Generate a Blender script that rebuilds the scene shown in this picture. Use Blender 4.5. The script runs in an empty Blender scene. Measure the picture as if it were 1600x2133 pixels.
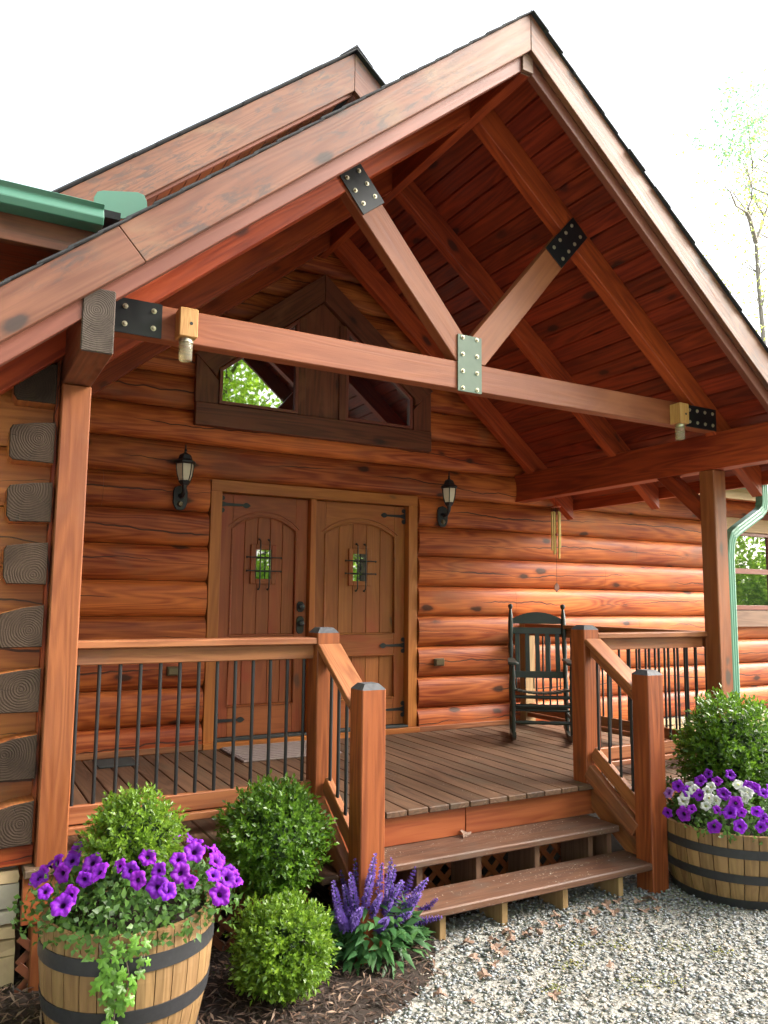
import bpy, bmesh, math, random
import numpy as np
from mathutils import Vector, Matrix, Euler
random.seed(7); rng = np.random.default_rng(11)
C = bpy.context.scene.collection
R = math.radians
# ------------------------------------------------------------------ camera, sky, sun, exposure
def make_camera():
    cd = bpy.data.cameras.new('camera'); co = bpy.data.objects.new('camera', cd); C.objects.link(co)
    y, p, r = R(28.9554), R(6.492), R(0.5462)
    fw = Vector((math.sin(y)*math.cos(p), math.cos(y)*math.cos(p), math.sin(p)))
    rt = Vector((math.cos(y), -math.sin(y), 0)); up = rt.cross(fw)
    rt2 = rt*math.cos(r)+up*math.sin(r); up2 = -rt*math.sin(r)+up*math.cos(r)
    M = Matrix((rt2, up2, -fw)).transposed().to_4x4(); M.translation = (-1.875, -6.377, 1.199)
    co.matrix_world = M
    cd.sensor_fit = 'HORIZONTAL'; cd.sensor_width = 36; cd.lens = 1632.03/1600*36
    cd.clip_start = .05; cd.clip_end = 2000
    bpy.context.scene.camera = co
make_camera()
SUN_EL, SUN_AZ = 34.0, 112.0      # azimuth clockwise from +Y: front right of the porch
wd = bpy.data.worlds.new('World'); bpy.context.scene.world = wd; wd.use_nodes = True
nt = wd.node_tree; nt.nodes.clear()
sky = nt.nodes.new('ShaderNodeTexSky'); sky.sky_type = 'NISHITA'; sky.sun_disc = False
sky.sun_elevation = R(SUN_EL); sky.sun_rotation = R(SUN_AZ); sky.air_density = 1.0; sky.dust_density = 6.0; sky.ozone_density = 0.6
bg = nt.nodes.new('ShaderNodeBackground'); bg.inputs['Strength'].default_value = 0.14
wo = nt.nodes.new('ShaderNodeOutputWorld')
hz = nt.nodes.new('ShaderNodeHueSaturation'); hz.inputs['Saturation'].default_value = .35     # pale hazy sky
nt.links.new(sky.outputs[0], hz.inputs['Color']); nt.links.new(hz.outputs[0], bg.inputs[0]); nt.links.new(bg.outputs[0], wo.inputs[0])
sd = bpy.data.lights.new('sun', 'SUN'); sd.energy = 1.25; sd.angle = R(42); sd.color = (1, .90, .74)
so = bpy.data.objects.new('sun', sd); C.objects.link(so)
sv = Vector((math.sin(R(SUN_AZ))*math.cos(R(SUN_EL)), math.cos(R(SUN_AZ))*math.cos(R(SUN_EL)), math.sin(R(SUN_EL))))
so.rotation_euler = sv.to_track_quat('Z', 'Y').to_euler()
vs = bpy.context.scene.view_settings
vs.view_transform = 'Standard'; vs.look = 'None'; vs.exposure = 2.55; vs.gamma = 1; vs.use_curve_mapping = False
bpy.context.scene.cycles.max_bounces = 8

# ------------------------------------------------------------------ node helpers and materials
class G:
    def __init__(s, name):
        s.m = bpy.data.materials.new(name); s.m.use_nodes = True; s.t = s.m.node_tree; s.t.nodes.clear()
        s.out = s.n('ShaderNodeOutputMaterial')
    def n(s, typ, **kw):
        nd = s.t.nodes.new(typ)
        for k, v in kw.items(): setattr(nd, k, v)
        return nd
    def l(s, a, b): s.t.links.new(a, b)
    def setin(s, sock, v):
        if isinstance(v, bpy.types.NodeSocket): s.l(v, sock)
        else: sock.default_value = v
    def math(s, op, a, b=0.0, c=None, clamp=False):
        nd = s.n('ShaderNodeMath', operation=op, use_clamp=clamp)
        s.setin(nd.inputs[0], a); s.setin(nd.inputs[1], b)
        if c is not None: s.setin(nd.inputs[2], c)
        return nd.outputs[0]
    def mix(s, f, a, b, mode='MIX'):
        nd = s.n('ShaderNodeMix', data_type='RGBA', blend_type=mode)
        col = lambda v: (*v, 1) if isinstance(v, (tuple, list)) and len(v) == 3 else v
        s.setin(nd.inputs[0], f); s.setin(nd.inputs[6], col(a)); s.setin(nd.inputs[7], col(b))
        return nd.outputs[2]
    def scale(s, vec, sc):
        nd = s.n('ShaderNodeVectorMath', operation='MULTIPLY'); s.setin(nd.inputs[0], vec); nd.inputs[1].default_value = sc
        return nd.outputs[0]
    def noise(s, vec, scale=1, detail=4, rough=.55, dist=0, col=False):
        nd = s.n('ShaderNodeTexNoise'); s.setin(nd.inputs['Vector'], vec)
        nd.inputs['Scale'].default_value = scale; nd.inputs['Detail'].default_value = detail
        nd.inputs['Roughness'].default_value = rough; nd.inputs['Distortion'].default_value = dist
        return nd.outputs[1 if col else 0]
    def rng(s, v, a, b, c=0.0, d=1.0, smooth=False):
        nd = s.n('ShaderNodeMapRange'); nd.interpolation_type = 'SMOOTHSTEP' if smooth else 'LINEAR'
        s.setin(nd.inputs[0], v)
        for i, x in enumerate((a, b, c, d)): nd.inputs[i+1].default_value = x
        return nd.outputs[0]
    def obj(s, course=False):
        tc = s.n('ShaderNodeTexCoord'); oi = s.n('ShaderNodeObjectInfo')
        s.rand = s.math('FRACT', s.math('MULTIPLY', oi.outputs['Object Index'], .61803)) if course else oi.outputs['Random']
        cx = s.n('ShaderNodeCombineXYZ')
        for i, k in enumerate((37.1, 91.7, 53.3)): s.l(s.math('MULTIPLY', s.rand, k), cx.inputs[i])
        if course:                          # the logs of one course share their tone, and the grain runs on along the wall
            lx = s.n('ShaderNodeSeparateXYZ'); s.l(oi.outputs['Location'], lx.inputs[0])
            for q in list(cx.inputs[0].links): s.t.links.remove(q)
            s.l(s.math('ADD', lx.outputs[0], s.math('MULTIPLY', s.rand, 37.1)), cx.inputs[0])
        ad = s.n('ShaderNodeVectorMath', operation='ADD'); s.l(tc.outputs['Object'], ad.inputs[0]); s.l(cx.outputs[0], ad.inputs[1])
        s.raw = tc.outputs['Object']
        return ad.outputs[0]
    def bsdf(s, col, rough=.5, bump=None, bstr=.3, bdist=.004, spec=.5, metal=0, coat=0, trans=None, sub=None):
        b = s.n('ShaderNodeBsdfPrincipled')
        s.setin(b.inputs['Base Color'], (*col, 1) if isinstance(col, tuple) else col)
        s.setin(b.inputs['Roughness'], rough); b.inputs['Metallic'].default_value = metal
        b.inputs['Specular IOR Level'].default_value = spec
        if coat: b.inputs['Coat Weight'].default_value = coat; b.inputs['Coat Roughness'].default_value = .25
        if bump is not None:
            bp = s.n('ShaderNodeBump'); bp.inputs['Strength'].default_value = bstr; bp.inputs['Distance'].default_value = bdist
            s.l(bump, bp.inputs['Height']); s.l(bp.outputs[0], b.inputs['Normal'])
        sh = b.outputs[0]
        if trans is not None:
            t = s.n('ShaderNodeBsdfTranslucent'); s.setin(t.inputs[0], (*trans, 1) if isinstance(trans, tuple) else trans)
            mx = s.n('ShaderNodeMixShader'); mx.inputs[0].default_value = .4
            s.l(sh, mx.inputs[1]); s.l(t.outputs[0], mx.inputs[2]); sh = mx.outputs[0]
        s.l(sh, s.out.inputs[0]); s.b = b
        return s.m

def wood(name, c1, c2, rough=.45, knots=.5, knotcol=(.05, .02, .012), blotch=None, bamt=.5, bscale=1.6, crack=False, mold=None, moldamt=.6, var=.22, grain=1.0, spec=.4, bstr=.35, speck=None, sc=1.0, course=False):
    g = G(name); P = g.obj(course)
    st = g.noise(g.scale(P, (1.6*sc, 46*sc, 46*sc)), 1, 6, .7, .6)
    rg = g.noise(g.scale(P, (.55*sc, 7*sc, 7*sc)), 1, 2, .4, .3)
    rg = g.math('SINE', g.math('MULTIPLY', rg, 70.0)); rg = g.rng(rg, -1, 1)
    bl = g.noise(g.scale(P, (.9*sc, 2.6*sc, 2.6*sc)), 1, 3, .5)
    f = g.math('ADD', g.math('MULTIPLY', st, .75*grain), g.math('MULTIPLY', rg, .22*grain))
    f = g.math('ADD', f, g.math('MULTIPLY', bl, .75))
    f = g.rng(f, .44+.16*grain, .72+.32*grain)
    col = g.mix(f, c1, c2)
    if blotch:
        bn = g.noise(g.scale(P, (bscale, bscale*2.2, bscale*2.2)), 1, 4, .6, .8)
        col = g.mix(g.math('MULTIPLY', g.rng(bn, .5, .72, smooth=True), bamt), col, blotch)
    if mold:
        mn = g.noise(g.scale(P, (6, 26, 26)), 1, 5, .74, .6); m2 = g.noise(g.scale(P, (1.5, 3, 3)), 1, 2, .5)
        mm = g.math('MULTIPLY', g.rng(mn, .485, .61), g.rng(m2, .38, .58))
        col = g.mix(g.math('MULTIPLY', mm, moldamt), col, mold)
    h = g.math('ADD', st, g.math('MULTIPLY', rg, .25))
    if knots > 0:
        vo = g.n('ShaderNodeTexVoronoi'); wob = g.noise(g.scale(P, (9, 18, 18)), 1, 2, .5, col=True)
        vm = g.n('ShaderNodeVectorMath', operation='ADD'); g.l(g.scale(P, (2.3*sc, 5.2*sc, 5.2*sc)), vm.inputs[0]); g.l(g.scale(wob, (.16, .16, .16)), vm.inputs[1])
        g.l(vm.outputs[0], vo.inputs['Vector']); vo.inputs['Scale'].default_value = 1
        sp = g.n('ShaderNodeSeparateColor'); g.l(vo.outputs['Color'], sp.inputs[0])
        gate = g.rng(sp.outputs[0], 1-knots, 1-knots+.02)
        k = g.math('MULTIPLY', g.rng(vo.outputs['Distance'], .10, .20, 1, 0, True), gate)
        ring = g.math('MULTIPLY', g.rng(vo.outputs['Distance'], .16, .32, 1, 0, True), gate)
        col = g.mix(g.math('MULTIPLY', ring, .35), col, c1)
        col = g.mix(g.math('MULTIPLY', k, .85), col, knotcol)
    if crack:
        sx = g.n('ShaderNodeSeparateXYZ'); g.l(g.raw, sx.inputs[0])
        sx2 = g.n('ShaderNodeSeparateXYZ'); g.l(P, sx2.inputs[0])
        c = g.n('ShaderNodeCombineXYZ'); g.l(sx2.outputs[0], c.inputs[0]); g.l(g.math('MULTIPLY', g.rand, 77.), c.inputs[1])
        cn = g.noise(g.scale(c.outputs[0], (.5, 1, 1)), 1, 5, .62); gate = g.noise(g.scale(c.outputs[0], (.9, 3, 1)), 1.0, 1)
        z0 = g.math('MULTIPLY', g.math('SUBTRACT', cn, .5), .34)
        d = g.math('ABSOLUTE', g.math('SUBTRACT', sx.outputs[2], z0))
        w = g.math('MULTIPLY', g.rng(gate, .44, .60), .0065)
        ck = g.math('LESS_THAN', d, w)
        col = g.mix(g.math('MULTIPLY', ck, .85), col, (.03, .012, .008))
        h = g.math('SUBTRACT', h, g.math('MULTIPLY', ck, 1.5))
    if speck:
        sn = g.noise(g.scale(P, (60, 90, 90)), 1, 2, .6); s2 = g.noise(g.scale(P, (2, 5, 5)), 1, 2)
        col = g.mix(g.math('MULTIPLY', g.math('MULTIPLY', g.rng(sn, .66, .74), g.rng(s2, .45, .62)), .8), col, speck)
    hs = g.n('ShaderNodeHueSaturation'); g.l(col, hs.inputs['Color'])
    g.l(g.rng(g.rand, 0, 1, 1-var, 1+var), hs.inputs['Value'])
    g.l(g.rng(g.math('FRACT', g.math('MULTIPLY', g.rand, 13.7)), 0, 1, .497, .503), hs.inputs['Hue'])
    r = g.rng(st, .3, .7, rough-.07, rough+.1)
    return g.bsdf(hs.outputs[0], r, h, bstr, .003, spec)

def endgrain(name, c1, c2, spacing=.011):
    g = G(name); P = g.obj()
    s = g.n('ShaderNodeSeparateXYZ'); g.l(g.raw, s.inputs[0])
    ox = g.math('MULTIPLY', g.math('SUBTRACT', g.rand, .5), .10); oz = g.math('MULTIPLY', g.math('SUBTRACT', g.math('FRACT', g.math('MULTIPLY', g.rand, 7.3)), .5), .12)
    y = g.math('SUBTRACT', s.outputs[1], ox); z = g.math('SUBTRACT', s.outputs[2], oz)
    r = g.math('SQRT', g.math('ADD', g.math('MULTIPLY', y, y), g.math('MULTIPLY', z, z)))
    r = g.math('ADD', r, g.math('MULTIPLY', g.noise(g.scale(P, (1, 9, 9)), 1, 3), .035))
    rr = g.math('SINE', g.math('MULTIPLY', r, 6.2832/spacing)); rr = g.rng(rr, -1, 1)
    a = g.math('ARCTAN2', y, z)
    cr = g.math('ABSOLUTE', g.math('SINE', g.math('ADD', g.math('MULTIPLY', a, 2.5), g.math('MULTIPLY', g.noise(g.scale(P, (1, 14, 14)), 1, 3), 1.6))))
    ck = g.math('MULTIPLY', g.rng(cr, .0, .06, 1, 0), g.rng(g.noise(g.scale(P, (1, 18, 18)), 1, 2), .45, .55))
    sc = g.noise(g.scale(P, (1, 90, 25)), 1, 3)
    f = g.math('ADD', g.math('MULTIPLY', rr, .32), g.math('MULTIPLY', sc, .68))
    col = g.mix(f, c1, c2); bl = g.noise(g.scale(P, (1, 7, 7)), 1, 3)
    col = g.mix(g.math('MULTIPLY', g.rng(bl, .45, .7), .5), col, tuple(v*.62 for v in c1))
    col = g.mix(g.math('MULTIPLY', ck, .8), col, (.015, .012, .01))
    hs = g.n('ShaderNodeHueSaturation'); g.l(col, hs.inputs['Color']); g.l(g.rng(g.rand, 0, 1, .9, 1.45), hs.inputs['Value'])
    return g.bsdf(hs.outputs[0], .75, g.math('SUBTRACT', rr, ck), .35, .003, .12)

def plain(name, col, rough=.5, metal=0, var=0.0, nscale=20, namt=.25, spec=.5, bstr=.2, coat=0):
    g = G(name); P = g.obj(); n = g.noise(P, nscale, 4, .6)
    c = g.mix(g.math('MULTIPLY', n, namt*2), col, tuple(v*.45 for v in col))
    if var:
        hs = g.n('ShaderNodeHueSaturation'); g.l(c, hs.inputs['Color']); g.l(g.rng(g.rand, 0, 1, 1-var, 1+var), hs.inputs['Value']); c = hs.outputs[0]
    return g.bsdf(c, g.rng(n, .3, .7, rough-.06, rough+.08), n, bstr, .002, spec, metal, coat)

def leafmat(name, cols, rough=.45, trans=True, spec=.5):
    g = G(name); ge = g.n('ShaderNodeNewGeometry'); f = ge.outputs['Random Per Island']
    c = g.mix(g.rng(f, 0, .5), cols[0], cols[1]); c = g.mix(g.rng(f, .5, 1), c, cols[2])
    t = g.mix(.5, c, tuple(min(1, v*1.5) for v in cols[2])) if trans else None
    return g.bsdf(c, rough, spec=spec, trans=t)

def islandmat(name, cols, rough=.8, bn=0):
    g = G(name); ge = g.n('ShaderNodeNewGeometry')
    cr = g.n('ShaderNodeValToRGB'); cr.color_ramp.interpolation = 'CONSTANT'
    el = cr.color_ramp.elements
    while len(el) < len(cols): el.new(.5)
    for i, c in enumerate(cols): el[i].position = i/len(cols); el[i].color = (*c, 1)
    g.l(ge.outputs['Random Per Island'], cr.inputs[0]); c = cr.outputs[0]
    tc = g.n('ShaderNodeTexCoord'); n = g.noise(tc.outputs['Object'], 60, 3)
    c = g.mix(g.rng(n, .35, .7, 0, .35), c, (.12, .11, .10))
    return g.bsdf(c, rough, spec=.3)

STAIN = wood('log_stain', (.20, .030, .007), (.56, .152, .034), .50, .8, (.022, .012, .008), (.22, .088, .040), .5, 1.1, crack=True, var=.14, spec=.26, grain=.75, course=True)
WINGS = wood('wing_log_stain', (.19, .048, .012), (.38, .128, .034), .5, .35, blotch=(.13, .08, .055), bamt=.5, crack=True, var=.12)
FASC = wood('fascia_stain', (.098, .032, .016), (.18, .072, .040), .55, .8, (.022, .016, .015), (.17, .098, .055), .8, 1.3, mold=(.045, .032, .03), moldamt=.75, var=.05, grain=.7)
BEAM = wood('beam_stain', (.175, .048, .017), (.26, .086, .034), .5, .18, (.10, .05, .035), (.30, .105, .04), .4, 1.2, var=.05, grain=.6)
TRIM = wood('rake_trim_stain', (.125, .038, .022), (.20, .068, .042), .5, .1, (.05, .02, .015), var=.05, grain=.5)
RAFT = wood('rafter_stain', (.17, .022, .007), (.38, .064, .016), .45, .45, (.03, .01, .008), var=.12, grain=.8)
CEIL = wood('ceiling_stain', (.10, .012, .005), (.27, .037, .012), .42, .55, (.025, .008, .007), var=.2, grain=.8)
POST = wood('post_stain', (.15, .038, .010), (.265, .083, .024), .5, .5, (.045, .036, .026), (.19, .08, .045), .4, 1.2, var=.06, grain=.7)
NEWEL = wood('newel_stain', (.11, .022, .006), (.255, .066, .018), .45, .2, (.05, .025, .015), var=.06, grain=1.1)
RAIL = wood('rail_stain', (.15, .040, .013), (.30, .108, .040), .5, .2, (.04, .02, .015), (.14, .08, .055), .5, 1.5, var=.1, grain=1.2)
DECK = wood('deck_stain', (.050, .024, .013), (.125, .066, .036), .6, .15, (.03, .02, .014), (.075, .06, .04), .6, 1.4, var=.2, grain=1.1, speck=(.40, .34, .28))
TREAD = wood('tread_stain', (.058, .022, .012), (.125, .054, .030), .6, .1, (.03, .02, .014), (.095, .066, .05), .6, 2.0, var=.06, speck=(.6, .54, .46))
RIM = wood('rim_stain', (.20, .042, .011), (.32, .092, .026), .5, .25, (.06, .02, .015), var=.08, grain=.8)
DARK = wood('dark_trim_stain', (.060, .017, .008), (.14, .042, .018), .5, .4, (.02, .01, .008), (.24, .10, .045), .35, 1.6, var=.1, grain=1.4)
DOORR = wood('red_door_stain', (.20, .046, .012), (.31, .086, .024), .45, .25, (.09, .035, .02), (.27, .040, .014), .8, .9, var=.05, grain=.6)
DOORT = wood('door_trim_stain', (.27, .074, .014), (.42, .140, .028), .45, .3, (.12, .05, .02), var=.05, grain=.7)
DOORM = wood('door_stain', (.23, .066, .014), (.36, .125, .030), .45, .25, (.10, .05, .025), (.28, .050, .014), .8, .9, var=.06, grain=.6)
PALE = wood('pale_pine', (.25, .145, .06), (.36, .225, .105), .6, .1, var=.08)
TRAPW = wood('trap_pine', (.34, .16, .045), (.47, .26, .09), .5, 0, var=.1, sc=2.5)
BROWNW = wood('stringer_wood', (.10, .045, .026), (.18, .095, .058), .6, .1, var=.1)  # brown wood shared by stringers, joists, wall cores and some trim
REDF = plain('window_frame_red', (.20, .055, .035), .4)
ENDG = endgrain('log_end_grain', (.017, .0105, .0075), (.046, .030, .021))
ENDP = endgrain('plate_end_grain', (.032, .024, .020), (.078, .060, .050), .009)
CAPG = wood('newel_cap_grain', (.030, .030, .035), (.062, .062, .070), .7, 0, var=.05, grain=1.2)
BLACK = plain('black_iron', (.018, .018, .02), .45, .2)
PLATE = plain('black_steel_plate', (.014, .015, .019), .38, .3, namt=.4, nscale=9)
GREENP = plain('green_steel_plate', (.085, .125, .092), .5, .1, namt=.12)
BOLT = plain('bolt_zinc', (.55, .50, .38), .35, .8)
GREEN = plain('gutter_green', (.045, .145, .098), .35, 0, namt=.1, spec=.6)
GREENLIT = plain('downspout_green_lit', (.105, .25, .175), .35, 0, namt=.08, spec=.6)  # gutter green made paler, the brightly lit side put into the colour
CHAIR = plain('chair_paint', (.017, .023, .019), .45, 0, namt=.2)
BRASS = plain('chime_brass', (.52, .37, .09), .35, .25, namt=.1)
SHING = plain('shingle_asphalt', (.028, .030, .036), .9, 0, .25, 60, .4)
HOOP = plain('hoop_iron', (.042, .042, .047), .55, .4, 0, 30, .3)
OUTL = plain('outlet_bronze', (.16, .12, .07), .35, .6)
CREAM = plain('lamp_bulb_cream', (.7, .74, .62), .4)
MATT = plain('doormat_fibre', (.26, .20, .185), .95, 0, 0, 50, .3)
MATD = plain('dark_mat_rubber', (.03, .035, .035), .9)
STONE = plain('stone_face', (.66, .47, .27), .85, 0, .22, 14, .35, bstr=.8)
STONEG = plain('stone_grey_face', (.48, .42, .33), .85, 0, .2, 14, .35, bstr=.8)
MORT = plain('mortar', (.25, .22, .18), .95)
PALEB = plain('pale_bark', (.19, .17, .15), .9)
BARK = plain('bark', (.16, .125, .095), .9, 0, .1, 30, .4, bstr=.8)
def glass_dark(name):
    g = G(name); b = g.n('ShaderNodeBsdfPrincipled'); b.inputs['Base Color'].default_value = (.012, .012, .014, 1)
    b.inputs['Roughness'].default_value = .015; b.inputs['IOR'].default_value = 4.2; b.inputs['Specular IOR Level'].default_value = .6
    tc = g.n('ShaderNodeTexCoord'); n = g.noise(tc.outputs['Object'], 2.2, 2)
    bp = g.n('ShaderNodeBump'); bp.inputs['Strength'].default_value = .02; bp.inputs['Distance'].default_value = .02; g.l(n, bp.inputs['Height']); g.l(bp.outputs[0], b.inputs['Normal'])
    g.l(b.outputs[0], g.out.inputs[0]); return g.m
PANE = glass_dark('window_glass')
def glass_clear(name, col, rough=.06, fac=.45):
    g = G(name); b = g.n('ShaderNodeBsdfPrincipled'); b.inputs['Base Color'].default_value = (*col, 1); b.inputs['Roughness'].default_value = rough
    t = g.n('ShaderNodeBsdfTransparent'); t.inputs[0].default_value = (*[min(1, c*1.3) for c in col], 1)
    m = g.n('ShaderNodeMixShader'); m.inputs[0].default_value = fac; g.l(t.outputs[0], m.inputs[1]); g.l(b.outputs[0], m.inputs[2]); g.l(m.outputs[0], g.out.inputs[0]); return g.m
LAMPG = glass_clear('lantern_glass', (.86, .78, .62), .12, .6)
JARG = glass_clear('jar_glass', (.66, .62, .48), .05, .22)
def barrel_mat():
    return wood('barrel_oak', (.15, .080, .031), (.265, .158, .068), .6, .08, (.07, .04, .02), (.12, .07, .035), .35, 3, var=.12, grain=.9)
OAK = barrel_mat()
SOIL = plain('mulch_soil', (.030, .017, .011), .95, 0, 0, 40, .4, bstr=1)
CHIPS = islandmat('mulch_chips', [(.055, .026, .016), (.035, .017, .011), (.085, .042, .026), (.022, .012, .009), (.12, .066, .042), (.045, .022, .014), (.20, .13, .09), (.03, .016, .01)], .9)
GRAV = islandmat('gravel_stone', [(0.251, 0.269, 0.285), (0.204, 0.223, 0.240), (0.320, 0.333, 0.332), (0.274, 0.269, 0.257), (0.170, 0.183, 0.193), (0.366, 0.361, 0.344), (0.240, 0.257, 0.280), (0.309, 0.257, 0.217), (0.217, 0.228, 0.234), (0.285, 0.303, 0.320), (0.268, 0.234, 0.183), (0.187, 0.199, 0.217)], .7)
MOSS = islandmat('moss_leaves', [(.16, .17, .02), (.22, .22, .03), (.12, .14, .02), (.26, .22, .05)], .9)
DRY = leafmat('dry_leaf', [(.11, .062, .042), (.23, .14, .098), (.17, .10, .068)], .7, False)
BOX = leafmat('boxwood_leaf', [(.026, .072, .006), (.062, .145, .010), (.115, .22, .018)], .38)
BOXY = leafmat('boxwood_leaf_light', [(.052, .115, .008), (.105, .20, .014), (.18, .29, .026)], .38)
DKL = leafmat('inner_leaf_shade', [(.012, .030, .006), (.02, .05, .009), (.03, .07, .012)], .6, False)  # darker than the outer leaves, painting the shade inside a bush
PETL = leafmat('petunia_leaf', [(.030, .080, .014), (.056, .130, .024), (.095, .185, .036)], .45)
SALL = leafmat('salvia_leaf', [(.030, .095, .030), (.055, .15, .048), (.090, .20, .062)], .45)
IVY = leafmat('ivy_leaf', [(.10, .26, .03), (.16, .34, .04), (.24, .44, .05)], .4)
SALV = leafmat('salvia_floret', [(.16, .085, .38), (.22, .125, .50), (.12, .062, .31)], .6)
TREEL = leafmat('tree_leaf', [(.14, .28, .015), (.24, .44, .03), (.36, .55, .05)], .5)
TWIGL = leafmat('spring_leaf', [(.36, .42, .07), (.45, .46, .11), (.30, .40, .09)], .5)
TWIGB = leafmat('fir_needles', [(.10, .32, .30), (.14, .38, .32), (.30, .44, .10)], .5)
def petal(name, c_out, c_in, throat):
    g = G(name); P = g.obj(); s = g.n('ShaderNodeSeparateXYZ'); g.l(g.raw, s.inputs[0])
    r = g.math('SQRT', g.math('ADD', g.math('MULTIPLY', s.outputs[0], s.outputs[0]), g.math('MULTIPLY', s.outputs[1], s.outputs[1])))
    a = g.math('ARCTAN2', s.outputs[0], s.outputs[1]); v = g.math('ABSOLUTE', g.math('SINE', g.math('MULTIPLY', a, 2.5)))
    c = g.mix(g.rng(r, .012, .04), c_in, c_out); c = g.mix(g.math('MULTIPLY', g.rng(v, 0, .16, 1, 0), .5), c, c_in)
    c = g.mix(g.rng(r, .007, .013, 1, 0, True), c, throat)
    hs = g.n('ShaderNodeHueSaturation'); g.l(c, hs.inputs['Color']); g.l(g.rng(g.rand, 0, 1, .72, 1.2), hs.inputs['Value']); g.l(g.rng(g.math('FRACT', g.math('MULTIPLY', g.rand, 9.1)), 0, 1, .485, .51), hs.inputs['Hue'])
    return g.bsdf(hs.outputs[0], .6, spec=.25, trans=hs.outputs[0])
PPET = petal('purple_petal', (.27, .020, .52), (.17, .010, .36), (.022, .003, .045))
WPET = petal('white_petal', (.62, .62, .64), (.56, .6, .52), (.35, .4, .15))
LPET = petal('lilac_petal', (.36, .20, .52), (.22, .07, .36), (.08, .02, .15))

# ------------------------------------------------------------------ object helpers
W = {}
def link(name, me, M=None, parent=None, label=None, cat=None, group=None, kind=None):
    o = bpy.data.objects.new(name, me); C.objects.link(o)
    M = M or Matrix(); W[o.name] = M
    if parent is not None:
        o.parent = parent; o.matrix_basis = W[parent.name].inverted() @ M
    else: o.matrix_basis = M
    for k, v in (('label', label), ('category', cat), ('group', group), ('kind', kind)):
        if v: o[k] = v
    return o
def thing(name, label, cat, loc=(0, 0, 0), rz=0, group=None):
    return link(name, None, Matrix.Translation(loc) @ Matrix.Rotation(rz, 4, 'Z'), None, label, cat, group)
def finish(bm, name, mats, smooth=False):
    me = bpy.data.meshes.new(name); bm.normal_update()
    if smooth:
        for e in bm.edges:
            if len(e.link_faces) == 2 and e.calc_face_angle(0) > .8: e.smooth = False
    bm.normal_update(); bm.to_mesh(me); bm.free()
    for m in (mats if isinstance(mats, (list, tuple)) else [mats]): me.materials.append(m)
    if smooth: me.polygons.foreach_set('use_smooth', [True]*len(me.polygons))
    return me
BOXES = {}
def boxmesh(L, w, h, mat, bev=.004, end=None):
    key = (round(L, 4), round(w, 4), round(h, 4), mat.name, bev, end.name if end else None)
    if key in BOXES: return BOXES[key]
    bm = bmesh.new(); bmesh.ops.create_cube(bm, size=1)
    for v in bm.verts: v.co = Vector((v.co.x*L, v.co.y*w, v.co.z*h))
    if bev: bmesh.ops.bevel(bm, geom=bm.edges[:], offset=min(bev, .3*min(L, w, h)), segments=1, affect='EDGES')
    me = finish(bm, 'box', [mat]+([end] if end else []))
    if end:
        for p in me.polygons:
            if abs(p.normal.x) > .6: p.material_index = 1
    BOXES[key] = me; return me
def frame(p0, p1, up=(0, 0, 1)):
    x = (Vector(p1)-Vector(p0)); L = x.length; x.normalize(); up = Vector(up)
    if abs(x.dot(up)) > .98: up = Vector((0, -1, 0)) if abs(x.y) < .9 else Vector((1, 0, 0))
    y = up.cross(x).normalized(); z = x.cross(y)
    M = Matrix((x, y, z)).transposed().to_4x4(); M.translation = (Vector(p0)+Vector(p1))/2
    return M, L
def beam(name, parent, p0, p1, w, h, mat, up=(0, 0, 1), bev=.004, end=None, label=None):
    M, L = frame(p0, p1, up)
    return link(name, boxmesh(L, w, h, mat, bev, end), M, parent, label)
def box(name, parent, x0, x1, y0, y1, z0, z1, mat, bev=.003, axis='X', label=None, end=None):
    c = Vector(((x0+x1)/2, (y0+y1)/2, (z0+z1)/2)); d = (x1-x0, y1-y0, z1-z0)
    if axis == 'X': M = Matrix.Translation(c); L, w, h = d
    elif axis == 'Y': M = Matrix.Translation(c) @ Matrix.Rotation(R(90), 4, 'Z'); L, w, h = d[1], d[0], d[2]
    else: M = Matrix.Translation(c) @ Matrix.Rotation(R(-90), 4, 'Y'); L, w, h = d[2], d[1], d[0]
    return link(name, boxmesh(L, w, h, mat, bev, end), M, parent, label)
def prism(name, parent, pts, thick, mat, grain=None, bev=.003, label=None, endface=None):
    """planar polygon pts (3-D) extruded along thick; grain direction becomes the local X axis"""
    pts = [Vector(p) for p in pts]; th = Vector(thick); n = th.normalized()
    g = Vector(grain).normalized() if grain else (pts[1]-pts[0]).normalized()
    c = sum(pts, Vector())/len(pts)+th/2
    if abs(g.dot(n)) > .9:              # grain runs along the extrusion
        g = n; y = (pts[1]-pts[0]).normalized(); z = g.cross(y)
    else:
        g = (g-n*g.dot(n)).normalized(); y = n.cross(g); z = n
    M = Matrix((g, y, z)).transposed().to_4x4(); M.translation = c; Mi = M.inverted()
    bm = bmesh.new(); a = [bm.verts.new(Mi @ p) for p in pts]; b = [bm.verts.new(Mi @ (p+th)) for p in pts]
    k = len(pts); bm.faces.new(a); bm.faces.new(b)
    for i in range(k): bm.faces.new((a[i], a[(i+1) % k], b[(i+1) % k], b[i]))
    bmesh.ops.recalc_face_normals(bm, faces=bm.faces[:])
    if bev: bmesh.ops.bevel(bm, geom=bm.edges[:], offset=bev, segments=1, affect='EDGES', clamp_overlap=True)
    return link(name, finish(bm, name, mat), M, parent, label)
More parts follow.
